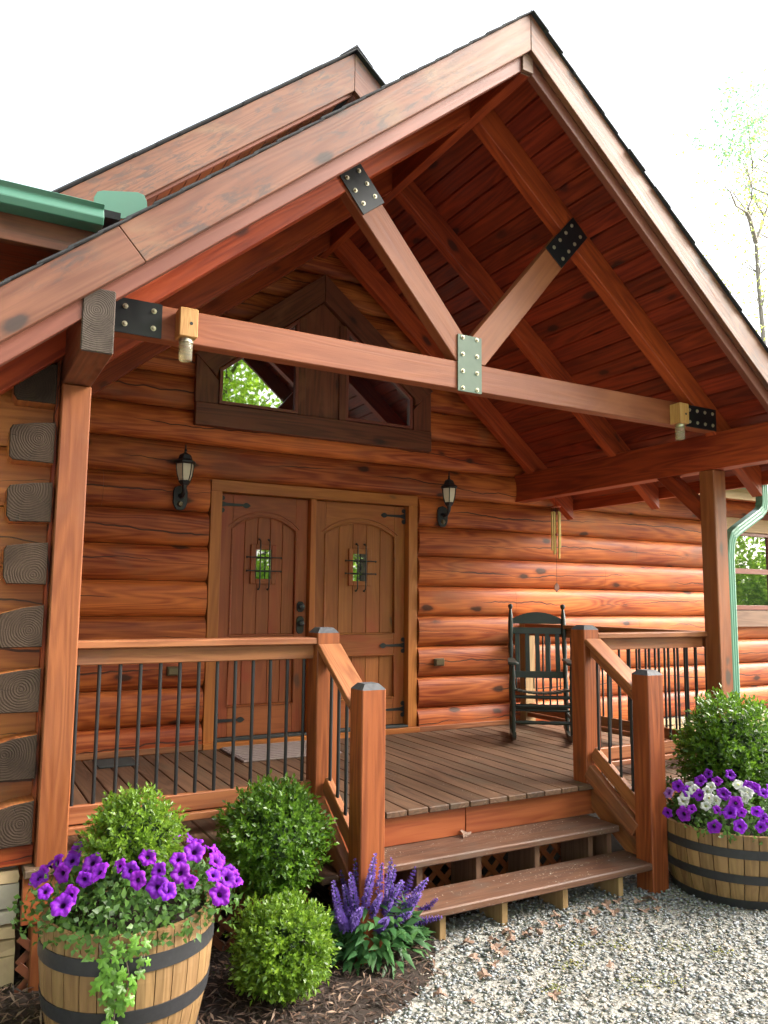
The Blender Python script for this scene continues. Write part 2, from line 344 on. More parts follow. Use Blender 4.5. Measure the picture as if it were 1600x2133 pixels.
def tubebm(bm, pts, rads, seg=8, caps=True, squash=None):
    pts = [Vector(p) for p in pts]; rings = []
    if not isinstance(rads, (list, tuple)): rads = [rads]*len(pts)
    ref = Vector((.13, .37, .92))
    for i, p in enumerate(pts):
        t = (pts[min(i+1, len(pts)-1)]-pts[max(i-1, 0)]).normalized()
        r0 = ref if abs(t.dot(ref)) < .95 else Vector((1, 0, 0))
        u = t.cross(r0).normalized(); v = t.cross(u)
        rings.append([bm.verts.new(p+(u*math.cos(a)+v*math.sin(a))*rads[i]) for a in [2*math.pi*k/seg for k in range(seg)]])
    for i in range(len(rings)-1):
        for k in range(seg): bm.faces.new((rings[i][k], rings[i][(k+1) % seg], rings[i+1][(k+1) % seg], rings[i+1][k]))
    if caps: bm.faces.new(rings[0]); bm.faces.new(rings[-1])
def tube(name, parent, pts, rads, mat, seg=8, label=None):
    bm = bmesh.new(); base = Vector(pts[0]); tubebm(bm, [Vector(p)-base for p in pts], rads, seg); bmesh.ops.recalc_face_normals(bm, faces=bm.faces[:])
    return link(name, finish(bm, name, mat, True), Matrix.Translation(base), parent, label)
def lathe(name, parent, prof, loc, mat, seg=16, M=None, a0=0, a1=2*math.pi, smooth=True):
    bm = bmesh.new(); full = abs(a1-a0-2*math.pi) < 1e-6; n = seg if full else seg+1; rows = []
    for r, z in prof: rows.append([bm.verts.new((r*math.cos(a0+(a1-a0)*k/seg), r*math.sin(a0+(a1-a0)*k/seg), z)) for k in range(n)])
    for i in range(len(rows)-1):
        for k in range(seg):
            k2 = (k+1) % n
            bm.faces.new((rows[i][k], rows[i][k2], rows[i+1][k2], rows[i+1][k]))
    bmesh.ops.remove_doubles(bm, verts=bm.verts[:], dist=1e-5); bmesh.ops.recalc_face_normals(bm, faces=bm.faces[:])
    return link(name, finish(bm, name, mat, smooth), Matrix.Translation(loc) @ (M or Matrix()), parent)
def npmesh(name, V, F, mat, smooth=False):
    """V (n,3), F (m,k) fixed-size faces"""
    me = bpy.data.meshes.new(name); k = F.shape[1]
    me.vertices.add(len(V)); me.vertices.foreach_set('co', V.astype(np.float32).ravel())
    me.loops.add(F.size); me.loops.foreach_set('vertex_index', F.astype(np.int32).ravel())
    me.polygons.add(len(F)); me.polygons.foreach_set('loop_start', np.arange(0, F.size, k, dtype=np.int32)); me.polygons.foreach_set('loop_total', np.full(len(F), k, dtype=np.int32))
    if smooth: me.polygons.foreach_set('use_smooth', np.ones(len(F), dtype=bool))
    me.update(calc_edges=True); me.materials.append(mat); return me
def unit(v): return v/np.maximum(np.linalg.norm(v, axis=-1, keepdims=True), 1e-9)
def leaves(name, pos, dirn, nrm, length, width, mat, fold=.25, curl=.15):
    """each leaf is two folded quads: base, side, tip, side with a mid rib"""
    n = len(pos); d = unit(dirn); s = unit(np.cross(d, nrm)); u = np.cross(s, d)
    L = np.broadcast_to(length, (n,))[:, None]; w = np.broadcast_to(width, (n,))[:, None]
    b = pos; m = pos+d*L*.5+u*L*curl*.3; t = pos+d*L-u*L*curl
    l = pos+d*L*.45+s*w*.5+u*w*fold; r = pos+d*L*.45-s*w*.5+u*w*fold
    V = np.stack([b, l, m, t, r], 1).reshape(-1, 3); k = np.arange(n)[:, None]*5
    F = np.concatenate([k+np.array([[0, 2, 3, 1]]), k+np.array([[0, 4, 3, 2]])], 1).reshape(-1, 4)
    return npmesh(name, V, F, mat)

# ------------------------------------------------------------------ ground
ZG = -.53
def sheet(name, pts, z, mat, kind='structure'):
    bm = bmesh.new(); bm.faces.new([bm.verts.new((x, y, z)) for x, y in pts]); o = link(name, finish(bm, name, mat)); o['kind'] = kind; return o
def ground_mat():
    g = G('gravel_ground'); tc = g.n('ShaderNodeTexCoord'); v = g.n('ShaderNodeTexVoronoi'); v.inputs['Scale'].default_value = 60; g.l(tc.outputs['Object'], v.inputs['Vector'])
    sp = g.n('ShaderNodeSeparateColor'); g.l(v.outputs['Color'], sp.inputs[0]); c = g.mix(sp.outputs[0], (.20, .195, .18), (.36, .35, .32))
    big = g.noise(tc.outputs['Object'], .03, 3); c = g.mix(g.rng(big, .4, .7, 0, .4), c, (.20, .18, .15))
    return g.bsdf(c, .9, v.outputs['Distance'], .6, .01)
sheet('ground', [(-400, -400), (400, -400), (400, 400), (-400, 400)], ZG-.004, ground_mat())
MB = [(-6, 0), (3.3, 0), (3.3, -2.42), (1.9, -2.42), (1.9, -2.55), (.62, -2.62), (.46, -2.68), (.40, -2.85), (.30, -3.0), (.19, -3.14), (.05, -3.24), (-.18, -3.36), (-.5, -3.47), (-1.2, -3.62), (-6, -3.8)]  # planting bed in front; dark soil run under the deck paints shade there
sheet('mulch_bed_and_deck_shade', MB, ZG, SOIL)
def inside(P, poly):
    x, y = P[:, 0], P[:, 1]; r = np.zeros(len(P), bool); j = len(poly)-1
    for i in range(len(poly)):
        xi, yi = poly[i]; xj, yj = poly[j]
        c = ((yi > y) != (yj > y)) & (x < (xj-xi)*(y-yi)/(yj-yi+1e-12)+xi); r ^= c; j = i
    return r
def rocks(name, P, size, mat, flat=.6):
    """angular stones: jittered octahedra with a cut top, 12 faces of 3 corners"""
    base = np.array([[1, 0, 0], [.5, .87, .1], [-.5, .87, 0], [-1, 0, .1], [-.5, -.87, 0], [.5, -.87, .1], [.15, .1, .75], [-.1, 0, -.6]])
    F0 = np.array([[0, 1, 6], [1, 2, 6], [2, 3, 6], [3, 4, 6], [4, 5, 6], [5, 0, 6], [1, 0, 7], [2, 1, 7], [3, 2, 7], [4, 3, 7], [5, 4, 7], [0, 5, 7]])
    n = len(P); V = base[None]*(1+rng.uniform(-.35, .35, (n, 8, 3))); V = V*np.stack([rng.uniform(.7, 1.5, n), rng.uniform(.6, 1.1, n), rng.uniform(.35, .8, n)*flat*1.4], 1)[:, None, :]
    a = rng.uniform(0, 6.28, n); t = rng.normal(0, .35, n)
    x, y, z = V[..., 0], V[..., 1], V[..., 2]
    y, z = y*np.cos(t)[:, None]-z*np.sin(t)[:, None], y*np.sin(t)[:, None]+z*np.cos(t)[:, None]
    x, y = x*np.cos(a)[:, None]-y*np.sin(a)[:, None], x*np.sin(a)[:, None]+y*np.cos(a)[:, None]
    V = np.stack([x, y, z], -1)*(size if np.isscalar(size) else np.asarray(size)[:, None, None])+P[:, None, :]
    F = (np.arange(n)[:, None, None]*8+F0[None]).reshape(-1, 3)
    return npmesh(name, V.reshape(-1, 3), F, mat)
P = np.stack([rng.uniform(-.9, 5.2, 42000), rng.uniform(-4.7, -2.2, 42000), np.zeros(42000)], 1)
keep = ~inside(P+np.concatenate([rng.normal(0, .035, (len(P), 2)), np.zeros((len(P), 1))], 1), MB) & ~((P[:, 1] > -2.5) & (P[:, 0] < 2.0))
P = P[keep]; P[:, 2] = ZG+rng.uniform(-.001, .012, len(P))
gv = link('gravel', rocks('gravel', P, rng.uniform(.005, .0135, len(P)), GRAV)); gv['kind'] = 'stuff'; gv['label'] = 'grey blue crushed stone gravel in front of the steps'
# mulch shreds
n = 15000; P = np.stack([rng.uniform(-2.2, 1.2, n), rng.uniform(-3.75, -1.9, n), np.full(n, ZG)+rng.uniform(.002, .03, n)], 1)
P = P[inside(P+np.concatenate([rng.normal(0, .03, (n, 2)), np.zeros((n, 1))], 1), MB)]; n = len(P)
a = rng.uniform(0, 6.28, n); d = np.stack([np.cos(a), np.sin(a), rng.normal(0, .25, n)], 1); nn = unit(np.stack([rng.normal(0, .5, n), rng.normal(0, .5, n), np.ones(n)], 1))
mu = link('mulch', leaves('mulch', P, d, nn, rng.uniform(.02, .10, n), rng.uniform(.005, .012, n), CHIPS, .3, .1)); mu['kind'] = 'stuff'; mu['label'] = 'dark brown shredded bark mulch in the planting bed'
# moss patches in the gravel
ms = []
for cx, cy, r in ((1.02, -3.2, .10), (1.22, -3.3, .09), (.85, -3.36, .08), (.98, -3.62, .10), (1.12, -3.68, .08), (1.45, -3.45, .07), (.62, -3.5, .06), (1.6, -3.6, .08)):
    k = 45; ms.append(np.stack([rng.normal(cx, r*.6, k), rng.normal(cy, r*.5, k), np.full(k, ZG+.008)+rng.uniform(0, .012, k)], 1))
ms = np.concatenate(ms); mo = link('moss', rocks('moss', ms, .0055, MOSS)); mo['kind'] = 'stuff'; mo['label'] = 'yellow green moss patches among the gravel'

# ------------------------------------------------------------------ log house
house = thing('log_house', 'red brown log house behind the porch with double front door', 'house')
ZS = [-.0805+.2855*k for k in range(18)]
def logmesh(L, mat, H=.2855, bulge=.070, key=None):
    k = ('log', round(L, 3), mat.name, H, bulge)
    if k in BOXES: return BOXES[k]
    bm = bmesh.new(); S = 12; prof = []
    for i in range(S+1):
        t = -1+2*i/S; prof.append((.03-bulge*(1-abs(t)**2.6)**.6, t*(H/2-.002)))
    prof += [(.11, H/2-.002), (.11, -H/2+.002)]
    A = [bm.verts.new((-L/2, y, z)) for y, z in prof]; B = [bm.verts.new((L/2, y, z)) for y, z in prof]; K = len(prof)
    for i in range(K):
        f = bm.faces.new((A[i], A[(i+1) % K], B[(i+1) % K], B[i])); f.smooth = i < S
    bm.faces.new(A); bm.faces.new(B); bmesh.ops.recalc_face_normals(bm, faces=bm.faces[:])
    for e in bm.edges: e.smooth = abs((e.verts[0].co-e.verts[1].co).x) > .01       # crisp cut ends
    me = finish(bm, 'log', mat); BOXES[k] = me; return me
def log(x0, x1, zc, y=0, mat=STAIN, H=.2855, bulge=.062):
    g = .0008
    o = link('log', logmesh(x1-x0-2*g, mat, H, bulge), Matrix.Translation(((x0+x1)/2, y, zc)), house)
    o.pass_index = int(round(zc*20)); return o
seams = {1: [3.9], 2: [4.6], 3: [4.915], 4: [3.183], 5: [4.414, 1.4], 6: [4.9], 7: [2.744, -.864], 8: [5.173], 9: [2.128], 10: [.9], 11: [3.0], 12: [.2], 13: [1.6]}
XW0, XW1, DX0, DX1 = -1.9, 9.0, -.012, 2.028
for k in range(0, 17):
    z0, z1 = ZS[k], ZS[k+1]; zc = (z0+z1)/2; segs = [(XW0, XW1)]
    if z0 < 2.10: segs = [(XW0, DX0), (DX1, XW1)]
    if z1 > 2.8 and z0 < 2.8: pass
    for a, b in segs:
        if z0 > 2.6:                         # the wall above the eave narrows under the main gable
            hw = (5.6-z1)/.833; a, b = max(a, .95-hw), min(b, .95+hw)
        if .95 < zc < 2.08: parts = [(a, min(b, 6.42)), (7.32, b)] if b > 7.5 else [(a, b)]
        else: parts = [(a, b)]
        for a1, b1 in parts:
            cuts = [a1]+sorted(s for s in seams.get(k, []) if a1+.1 < s < b1-.1)+[b1]
            for i in range(len(cuts)-1): log(cuts[i], cuts[i+1], zc)
log(DX0-.3, DX1+.4, ZS[8]-.0+.0, 0.02, STAIN, .1, .02)  # header filler behind the door head
box('wall_core_light_stop', house, XW0, XW1, .1115, .22, ZG, 2.7, BROWNW, 0)  # unseen slab added behind the logs to stop light leaking through
prism('gable_core', house, [(-1.9, .1115, 2.7), (4.0, .1115, 2.7), (.95, .1115, 5.3)], (0, .1, 0), BROWNW, bev=0)
box('base_board', house, -1.3, -.012, -.045, .02, .0, .045, RAIL); box('base_board', house, 2.028, 3.2, -.045, .02, 0, .045, RAIL)
# --- door surround
for a, b, c, d, ax in ((0, .096, 0, 2.2, 'Z'), (1.92, 2.016, 0, 2.2, 'Z')):
    box('door_trim', house, a, b, -.012, .16, c+.045, d-.098, DOORT, .003, ax)
box('door_trim', house, 0, 2.016, -.014, .16, 2.102, 2.2, DOORT)
box('door_trim', house, .913, .966, 0, .16, .05, 2.1, DOORT, .003, 'Z')
box('door_sill', house, -.01, 2.026, -.055, .16, 0, .046, DOORT); box('threshold', house, .096, 1.92, -.02, .15, .047, .066, MATD)
def arch_pts(xa, xb, zs, zt, n=14):
    c = (xa+xb)/2; h = (xb-xa)/2; rise = zt-zs; rad = (h*h+rise*rise)/(2*rise); a = math.asin(h/rad)
    return [(c+rad*math.sin(-a+2*a*i/n), zt-rad+rad*math.cos(-a+2*a*i/n)) for i in range(n+1)]
def front_door(x0, x1, hinge_left, lbl, DOORM):
    d = box('front_door', house, x0+.003, x1-.003, .092, .14, .067, 2.099, DOORM, .002, 'Z', label=lbl)
    w = x1-x0; xa, xb = x0+.118, x1-.118; zs, zt = 1.80, 1.915; zb = .905; f0, f1 = .06, .0915
    # frame members, proud of the planks
    prism('stile', d, [(x0+.004, f0, .07), (xa, f0, .07), (xa, f0, 2.095), (x0+.004, f0, 2.095)], (0, f1-f0, 0), DOORM, (0, 0, 1))
    prism('stile', d, [(xb, f0, .07), (x1-.004, f0, .07), (x1-.004, f0, 2.095), (xb, f0, 2.095)], (0, f1-f0, 0), DOORM, (0, 0, 1))
    ar = arch_pts(xa+.001, xb-.001, zs, zt)
    prism('top_rail', d, [(x, f0, z) for x, z in ar]+[(xb-.001, f0, 2.095), (xa+.001, f0, 2.095)], (0, f1-f0, 0), DOORM, (1, 0, 0), 0)
    for za, zc in ((.70, zb), (.07, .32)): prism('cross_rail', d, [(xa+.001, f0, za), (xb-.001, f0, za), (xb-.001, f0, zc), (xa+.001, f0, zc)], (0, f1-f0, 0), DOORM, (1, 0, 0))
    # raised moulding round both panels
    def mould(pts, closed=True):
        bm = bmesh.new(); q = [Vector((x, f0-.004, z)) for x, z in pts]; tubebm(bm, q+[q[0]], .009, 6, False)
        link('moulding', finish(bm, 'moulding', DOORM, True), Matrix(), d)
    mould([(xa-.004, zb-.004)]+[(x, z) for x, z in arch_pts(xa-.004, xb+.004, zs, zt+.004)]+[(xb+.004, zb-.004)])
    mould([(xa-.004, .316), (xa-.004, .704), (xb+.004, .704), (xb+.004, .316)])
    # outer bead over the arch
    bm = bmesh.new(); tubebm(bm, [Vector((x, f0-.001, z)) for x, z in arch_pts(xa-.035, xb+.035, zs+.02, zt+.045)], .006, 6); link('arch_bead', finish(bm, 'arch_bead', DOORM, True), Matrix(), d)
    pw = (xb-xa)/5
    for i in range(5):
        a, b = xa+pw*i+.002, xa+pw*(i+1)-.002
        box('panel_plank', d, a, b, .078, .0915, .325, .698, DOORM, .003, 'Z')
        box('panel_plank', d, a, b, .078, .0915, zb+.003, zs+(zt-zs)*(1, 1, 1, 1, 1)[i]-.002 if 0 < i < 4 else zs+.07, DOORM, .003, 'Z')
    # speakeasy window
    cx = (x0+x1)/2-.005; cz = 1.505; ww, wh = .072, .125
    box('glass_pane', d, cx-ww, cx+ww, .068, .077, cz-wh, cz+wh, PANE, 0)
    for s in (-1, 1):
        box('window_moulding', d, cx+s*(ww+.022)-.022, cx+s*(ww+.022)+.022, .052, .077, cz-wh-.044, cz+wh+.044, DOORM, .004, 'Z')
        box('window_moulding', d, cx-ww+.0005, cx+ww-.0005, .0525, .077, cz+s*(wh+.022)-.022, cz+s*(wh+.022)+.022, DOORM, .004)
    for s in (-1, 1):
        xx = cx+s*.042-.004; zt2, zb2 = cz+.19, cz-.19; yy = .012
        tube('grille_bar', d, [(xx, .05, zt2+.02), (xx, .03, zt2+.022), (xx, yy, zt2+.005), (xx, yy, zt2-.03), (xx, yy, zb2+.03), (xx, yy, zb2-.005), (xx, .03, zb2-.022), (xx, .05, zb2-.02)], .0055, BLACK, 6)
        for zz in (zt2+.024, zb2-.024): lathe('grille_knob', d, [(0, -.011), (.009, -.006), (.011, 0), (.009, .006), (0, .011)], (xx, .045, zz), BLACK, 8)
        zz = cz+s*.058
        tube('grille_bar', d, [(cx-.155, .05, zz), (cx-.15, .022, zz), (cx-.11, .018, zz), (cx+.11, .018, zz), (cx+.15, .022, zz), (cx+.155, .05, zz)], .0055, BLACK, 6)
        for xx2 in (cx-.155, cx+.155): lathe('grille_knob', d, [(0, -.010), (.008, -.006), (.010, 0), (.008, .006), (0, .010)], (xx2, .04, zz), BLACK, 8)
    # strap hinges
    s = 1 if hinge_left else -1; hx = x0+.002 if hinge_left else x1-.002
    for hz in (2.005, .79, .205):
        o = [(0, .028), (.02, .022), (.05, .014), (.20, .009), (.215, .02), (.232, .024), (.25, .016), (.268, 0)]
        pts = o+[(a, -b) for a, b in o[::-1][1:]]
        prism('strap_hinge', d, [(hx+s*a, f0-.004, hz+b) for a, b in pts], (0, -.005, 0), BLACK, (1, 0, 0), 0)
        for q in (-1, 1):
            o2 = [(0, .02), (.012, .03), (.03, .034), (.04, .05), (.032, .068), (.014, .074), (0, .066)]
            prism('strap_hinge_scroll', d, [(hx+s*a, f0-.004, hz+q*b) for a, b in o2], (0, -.0045, 0), BLACK, (1, 0, 0), 0)
    if hinge_left:
        for kz, hh in ((1.143, .045), (.985, .075)):
            hexp = [(x1-.06+.034*math.cos(t), f0, kz+(hh if abs(math.sin(t)) > .5 else hh*.55)*math.copysign(1, math.sin(t)) if abs(math.sin(t)) > .1 else kz) for t in [R(30+60*i) for i in range(6)]]
            prism('lock_plate', d, [(x1-.06-.018, f0, kz-hh), (x1-.06+.018, f0, kz-hh), (x1-.06+.034, f0, kz-hh+.02), (x1-.06+.034, f0, kz+hh-.02), (x1-.06+.018, f0, kz+hh), (x1-.06-.018, f0, kz+hh), (x1-.06-.034, f0, kz+hh-.02), (x1-.06-.034, f0, kz-hh+.02)], (0, -.012, 0), BLACK, (0, 0, 1), .003)
            lathe('door_knob', d, [(0, .042), (.014, .041), (.026, .034), (.028, .024), (.016, .016), (.013, 0), (.024, -.002)], (x1-.06, f0-.012, kz+(.012 if hh > .05 else 0)), BLACK, 14, Matrix.Rotation(R(90), 4, 'X'))
front_door(.098, .911, True, 'left door leaf with black knob and deadbolt', DOORR); front_door(.968, 1.918, False, 'right door leaf with hinges on its right edge', DOORM)
# --- gable window group (part gable_window with trims, panes)
gw = box('gable_window', house, -.16, 2.09, -.052, -.02, 2.70, 2.72, DARK, 0, label='five sided gable window pair in dark rough trim')
box('sill_board', gw, -.185, 2.105, -.115, -.05, 2.63, 2.82, DARK, .004)
sl = .80
def roofz(x, z0): return z0-sl*abs(x-.96)
for s in (-1, 1):
    xo = .96+s*1.148; xi = .96+s*.955
    prism('side_board', gw, [(xo, -.10, 2.822), (xi, -.10, 2.822), (xi, -.10, 3.02), (xo, -.10, 3.235)], (0, .05, 0), DARK, (0, 0, 1))
    zi = roofz(xi, 3.90)
    prism('rake_board', gw, [(.96+s*.002, -.112, 4.157), (xo+s*.02, -.112, roofz(xo+s*.02, 4.157)), (xo-s*.0, -.112, roofz(xo, 4.157)-.02), (xi+s*.02, -.112, 3.06), (xi, -.112, roofz(xi, 3.90)), (.96+s*.002, -.112, 3.90)], (0, .06, 0), DARK, (s, 0, -sl))
    a, b = sorted((.96+s*.945, .96+s*.232))
    zL = lambda x: roofz(x, 3.885)
    fp = [(a, 2.83), (b, 2.83), (b, zL(b)), (a, zL(a))]
    ip = [(a+.028, 2.858), (b-.028, 2.858), (b-.028, zL(b-.028)-.034), (a+.028, zL(a+.028)-.034)]
    prism('glass_pane', gw, [(x, -.066, z) for x, z in ip], (0, .012, 0), PANE, (1, 0, 0), 0)
    for i in range(4):
        j = (i+1) % 4
        prism('sash', gw, [(fp[i][0], -.095, fp[i][1]), (fp[j][0], -.095, fp[j][1]), (ip[j][0], -.095, ip[j][1]), (ip[i][0], -.095, ip[i][1])], (0, .045, 0), REDF, (fp[j][0]-fp[i][0], 0, fp[j][1]-fp[i][1]), .002)
prism('centre_panel', gw, [(.73, -.075, 2.822), (1.19, -.075, 2.822), (1.19, -.075, 3.70), (.96, -.075, 3.89), (.73, -.075, 3.70)], (0, .02, 0), DARK, (0, 0, 1), .002)
for xx in (.76, 1.16): box('batten', gw, xx-.035, xx+.035, -.098, -.0755, 2.822, 3.71, DARK, .003, 'Z')
# --- right window
rw = box('side_window', house, 6.42, 7.32, -.045, .1, 1.13, 2.085, REDF, .004, label='double hung window reflecting bright trees')
for z0, z1, yy in ((1.19, 1.575, -.046), (1.64, 2.045, -.046)): box('glass_pane', rw, 6.48, 7.18, yy-.004, yy+.006, z0, z1, PANE, 0)
for z0, z1 in ((1.135, 1.19), (1.575, 1.64), (2.045, 2.085)): box('sash', rw, 6.42, 7.24, -.075, -.04, z0, z1, REDF)
for x0, x1 in ((6.42, 6.48), (7.18, 7.24)): box('sash', rw, x0, x1, -.073, -.04, 1.191, 2.044, REDF, .003, 'Z')
box('window_trim', house, 7.26, 7.32, -.06, -.03, 1.0, 2.2, plain('white_trim', (.7, .68, .62), .5), .003, 'Z')
box('window_trim', house, 6.2, 7.6, -.09, .02, 2.09, 2.26, PALE); box('window_trim', house, 6.2, 7.6, -.085, .02, .93, 1.125, BROWNW)
# --- main gable roof overhanging above the porch
XC = .95; SL = .833
def slopebox(name, parent, xa, xb, z0, dz, y0, y1, mat, label=None, bev=.003):
    """board on a roof slope between xa and xb; z0 is the height its underside would have at the ridge"""
    f = lambda x: z0-SL*abs(x-XC)
    return prism(name, parent, [(xa, y0, f(xa)), (xb, y0, f(xb)), (xb, y0, f(xb)+dz), (xa, y0, f(xa)+dz)], (0, y1-y0, 0), mat, (xb-xa, 0, f(xb)-f(xa)), bev, label)
G2 = 5.965
for s in (-1, 1):
    slopebox('gable_fascia', house, XC+s*.001, XC+s*3.9, G2-.35, .35, -.67, -.63, FASC, 'tall rake fascia of the upper gable')
    slopebox('gable_rake_trim', house, XC+s*.001, XC+s*3.9, G2-.375, .12, -.628, -.59, TRIM)
    slopebox('roof_slope', house, XC+s*.001, XC+s*4.0, G2-.10, .10, -.628, 6, SHING, bev=0)
    for k in range(27):
        xa = XC+s*(.03+.105*k*1.05); xb = xa+s*.103; slopebox('soffit_plank', house, xa, xb, G2-.30, .02, -.588, -.05, POST)
    for k in range(24):
        xa = XC+s*(.165*k); xb = xa+s*.18; o = slopebox('shingle_course', house, xa, xb, G2+.012+.0, .014, -.70-rng.uniform(0, .012), 6, SHING, bev=0)
prism('ridge_cap', house, [(XC-.16, -.71, G2-.10), (XC, -.71, G2+.035), (XC+.16, -.71, G2-.10), (XC, -.71, G2+.055)], (0, 6.7, 0), SHING, (0, 1, 0), 0)
# --- right hand eave of the house
box('eave_fascia', house, 4.9, 9.2, -.46, -.42, 2.42, 2.55, PALE); box('eave_soffit', house, 4.9, 9.2, -.42, .0, 2.50, 2.52, RAFT)
prism('gutter', house, [(4.9, -.46, 2.545), (4.9, -.58, 2.545), (4.9, -.57, 2.60), (4.9, -.58, 2.65), (4.9, -.46, 2.65)], (4.3, 0, 0), GREENLIT, (1, 0, 0), .004)
prism('roof_slope', house, [(4.0, -.5, 2.62), (9.4, -.5, 2.62), (9.4, 4, 6.3), (4.0, 4, 6.3)], (0, -.03, .05), SHING, (1, 0, 0), 0)
# --- left wing: front logs, log ends, stone base, eave
for k in range(-1, 10):
    zc = .33+.2895*k
    link('log', logmesh(1.9, WINGS, .2875, .022), Matrix.Translation((-2.40, -2.27, zc)), house)
box('wall_core_light_stop', house, -3.35, -1.47, -2.158, 0, ZG, 2.68, BROWNW, 0)
LE = [2.218, 1.933, 1.644, 1.358, 1.067, .776, .478, .186]
for i, z in enumerate(LE):
    x0, x1 = -1.663+random.uniform(-.006, .006), -1.472+random.uniform(-.006, .004)
    a, b = z+.100, z-.100; t = random.uniform(.012, .04)
    bm = bmesh.new(); c = Vector(((x0+x1)/2, -2.34, z))
    t = random.uniform(.02, .045); e = random.uniform(.008, .03)
    pts = [(x0, a), (x0+.09, a-t*.35), (x1-.012, a-t), (x1, a-t-.02), (x1-.003, b+e+.01), (x1-.02, b+.004), (x0, b+random.uniform(0, .01))]
    A = [bm.verts.new((.06, -(x-c.x), zz-z)) for x, zz in pts]; B = [bm.verts.new((-.22, -(x-c.x), zz-z)) for x, zz in pts]; K = len(pts)
    fa = bm.faces.new(A); bm.faces.new(B)
    for q in range(K): bm.faces.new((A[q], A[(q+1) % K], B[(q+1) % K], B[q]))
    bmesh.ops.recalc_face_normals(bm, faces=bm.faces[:]); bmesh.ops.bevel(bm, geom=list(fa.edges), offset=.004, segments=1, affect='EDGES')
    me = finish(bm, 'log_end', [ENDG, WINGS])
    for p in me.polygons: p.material_index = 0 if p.normal.x > .7 else 1
    link('log_end', me, Matrix.Translation(c) @ Matrix.Rotation(R(-90), 4, 'Z'), house)
box('corner_board', house, -1.4715, -1.455, -2.33, -2.0, .02, 2.4, STAIN, .002, 'Z')
box('sill_log', house, -3.3, -1.46, -2.36, -2.1, .0, .085, STAIN)
def stones(x0, x1, z0, z1, y, rows, lmin, lmax, mats):
    z = z0
    for h in rows:
        x = x0
        while x < x1-.03:
            L = min(random.uniform(lmin, lmax), x1-x); L = x1-x if x1-x-L < .06 else L
            bm = bmesh.new(); bmesh.ops.create_cube(bm, size=1); bmesh.ops.subdivide_edges(bm, edges=bm.edges[:], cuts=1)
            for v in bm.verts:
                v.co = Vector((v.co.x*(L-.012), v.co.y*.09, v.co.z*(h-.012)))
                edge = max(abs(v.co.x)/(L/2), abs(v.co.z)/(h/2))
                v.co.y += -.022*random.random() if edge < .8 else .012*random.random()
                v.co.x += random.uniform(-.006, .006); v.co.z += random.uniform(-.006, .006)
            link('stone', finish(bm, 'stone', random.choice(mats)), Matrix.Translation((x+L/2, y, z+h/2)), house); x += L
        z += h
stones(-2.6, -1.505, ZG-.06, .02, -2.30, [.20, .07, .06, .07, .11, .06][:6], .16, .42, [STONE, STONE, STONEG])
box('mortar', house, -2.7, -1.52, -2.295, -2.1, ZG-.1, .0, MORT, 0)
stones(3.36, 7.0, ZG, -.085, -.02, [.15, .10, .12, .07], .14, .36, [STONE, STONEG, STONE])
box('mortar', house, 3.3, 9, -.0, .1, ZG-.1, -.085, MORT, 0)
prism('gutter', house, [(-4, -2.84, 2.815), (-4, -2.93, 2.815), (-4, -2.945, 2.845), (-4, -2.93, 2.885), (-4, -2.95, 2.905), (-4, -2.84, 2.905)], (2.62, 0, 0), GREEN, (1, 0, 0), .003, 'green gutter along the left eave')
box('eave_fascia', house, -4, -1.3, -2.838, -2.80, 2.70, 2.83, DARK); box('eave_soffit', house, -4, -1.3, -2.80, -2.1, 2.74, 2.76, CEIL)
prism('roof_slope', house, [(-4, -2.86, 2.89), (-1.30, -2.86, 2.89), (-1.30, -.5, 3.60), (-4, -.5, 3.60)], (0, -.01, .03), SHING, (1, 0, 0), 0)
ag = [(-1.408, 2.92)]+[(-1.408, 3.0), (-1.395, 3.03), (-1.37, 3.042), (-1.22, 3.075), (-1.19, 3.07), (-1.175, 3.04), (-1.17, 2.985), (-1.28, 2.93)]
prism('splash_guard', house, [(x, -2.80, z) for x, z in ag], (0, .006, 0), GREEN, (1, 0, 0), .001, 'rounded green splash guard at the roof valley')

# ------------------------------------------------------------------ porch: roof, truss, posts
porch = thing('timber_porch', 'gabled timber porch roof on posts sheltering the front door', 'porch', (XC, -2.4, 0))
for x0, x1, py in ((-1.454, -1.321, -2.417), (3.194, 3.33, -2.417)):
    beam('post', porch, ((x0+x1)/2, py+.0675, ZG-.05), ((x0+x1)/2, py+.0675, 2.226), .135, x1-x0, POST, (1, 0, 0), .006)
for x0, x1 in ((-1.454, -1.321), (3.196, 3.33)):
    beam('plate_beam', porch, ((x0+x1)/2, -.0, 2.369), ((x0+x1)/2, -2.985, 2.369), x1-x0, .281, DARK if x0 < 0 else RAFT, end=ENDP, bev=.005)
beam('ridge_beam', porch, (XC, -.05, 4.45), (XC, -2.965, 4.45), .072, .24, RAFT, end=BROWNW)
RB = 4.36      # height of the rafter undersides carried to the ridge
def rafter(y0, y1, xe_l, xe_r, zt=.225, zb=RB, name='rafter', mat=RAFT):
    for s, xe in ((-1, xe_l), (1, xe_r)):
        xa = XC+s*.037; slopebox(name, porch, xa, xe, zb, zt, y0, y1, mat)
for y0 in (-2.452, -1.42, -.30): rafter(y0, y0+.09, -1.82, 3.72)
rafter(-2.976, -2.93, -1.84, 3.74, .225, 4.368, 'fly_rafter', TRIM)
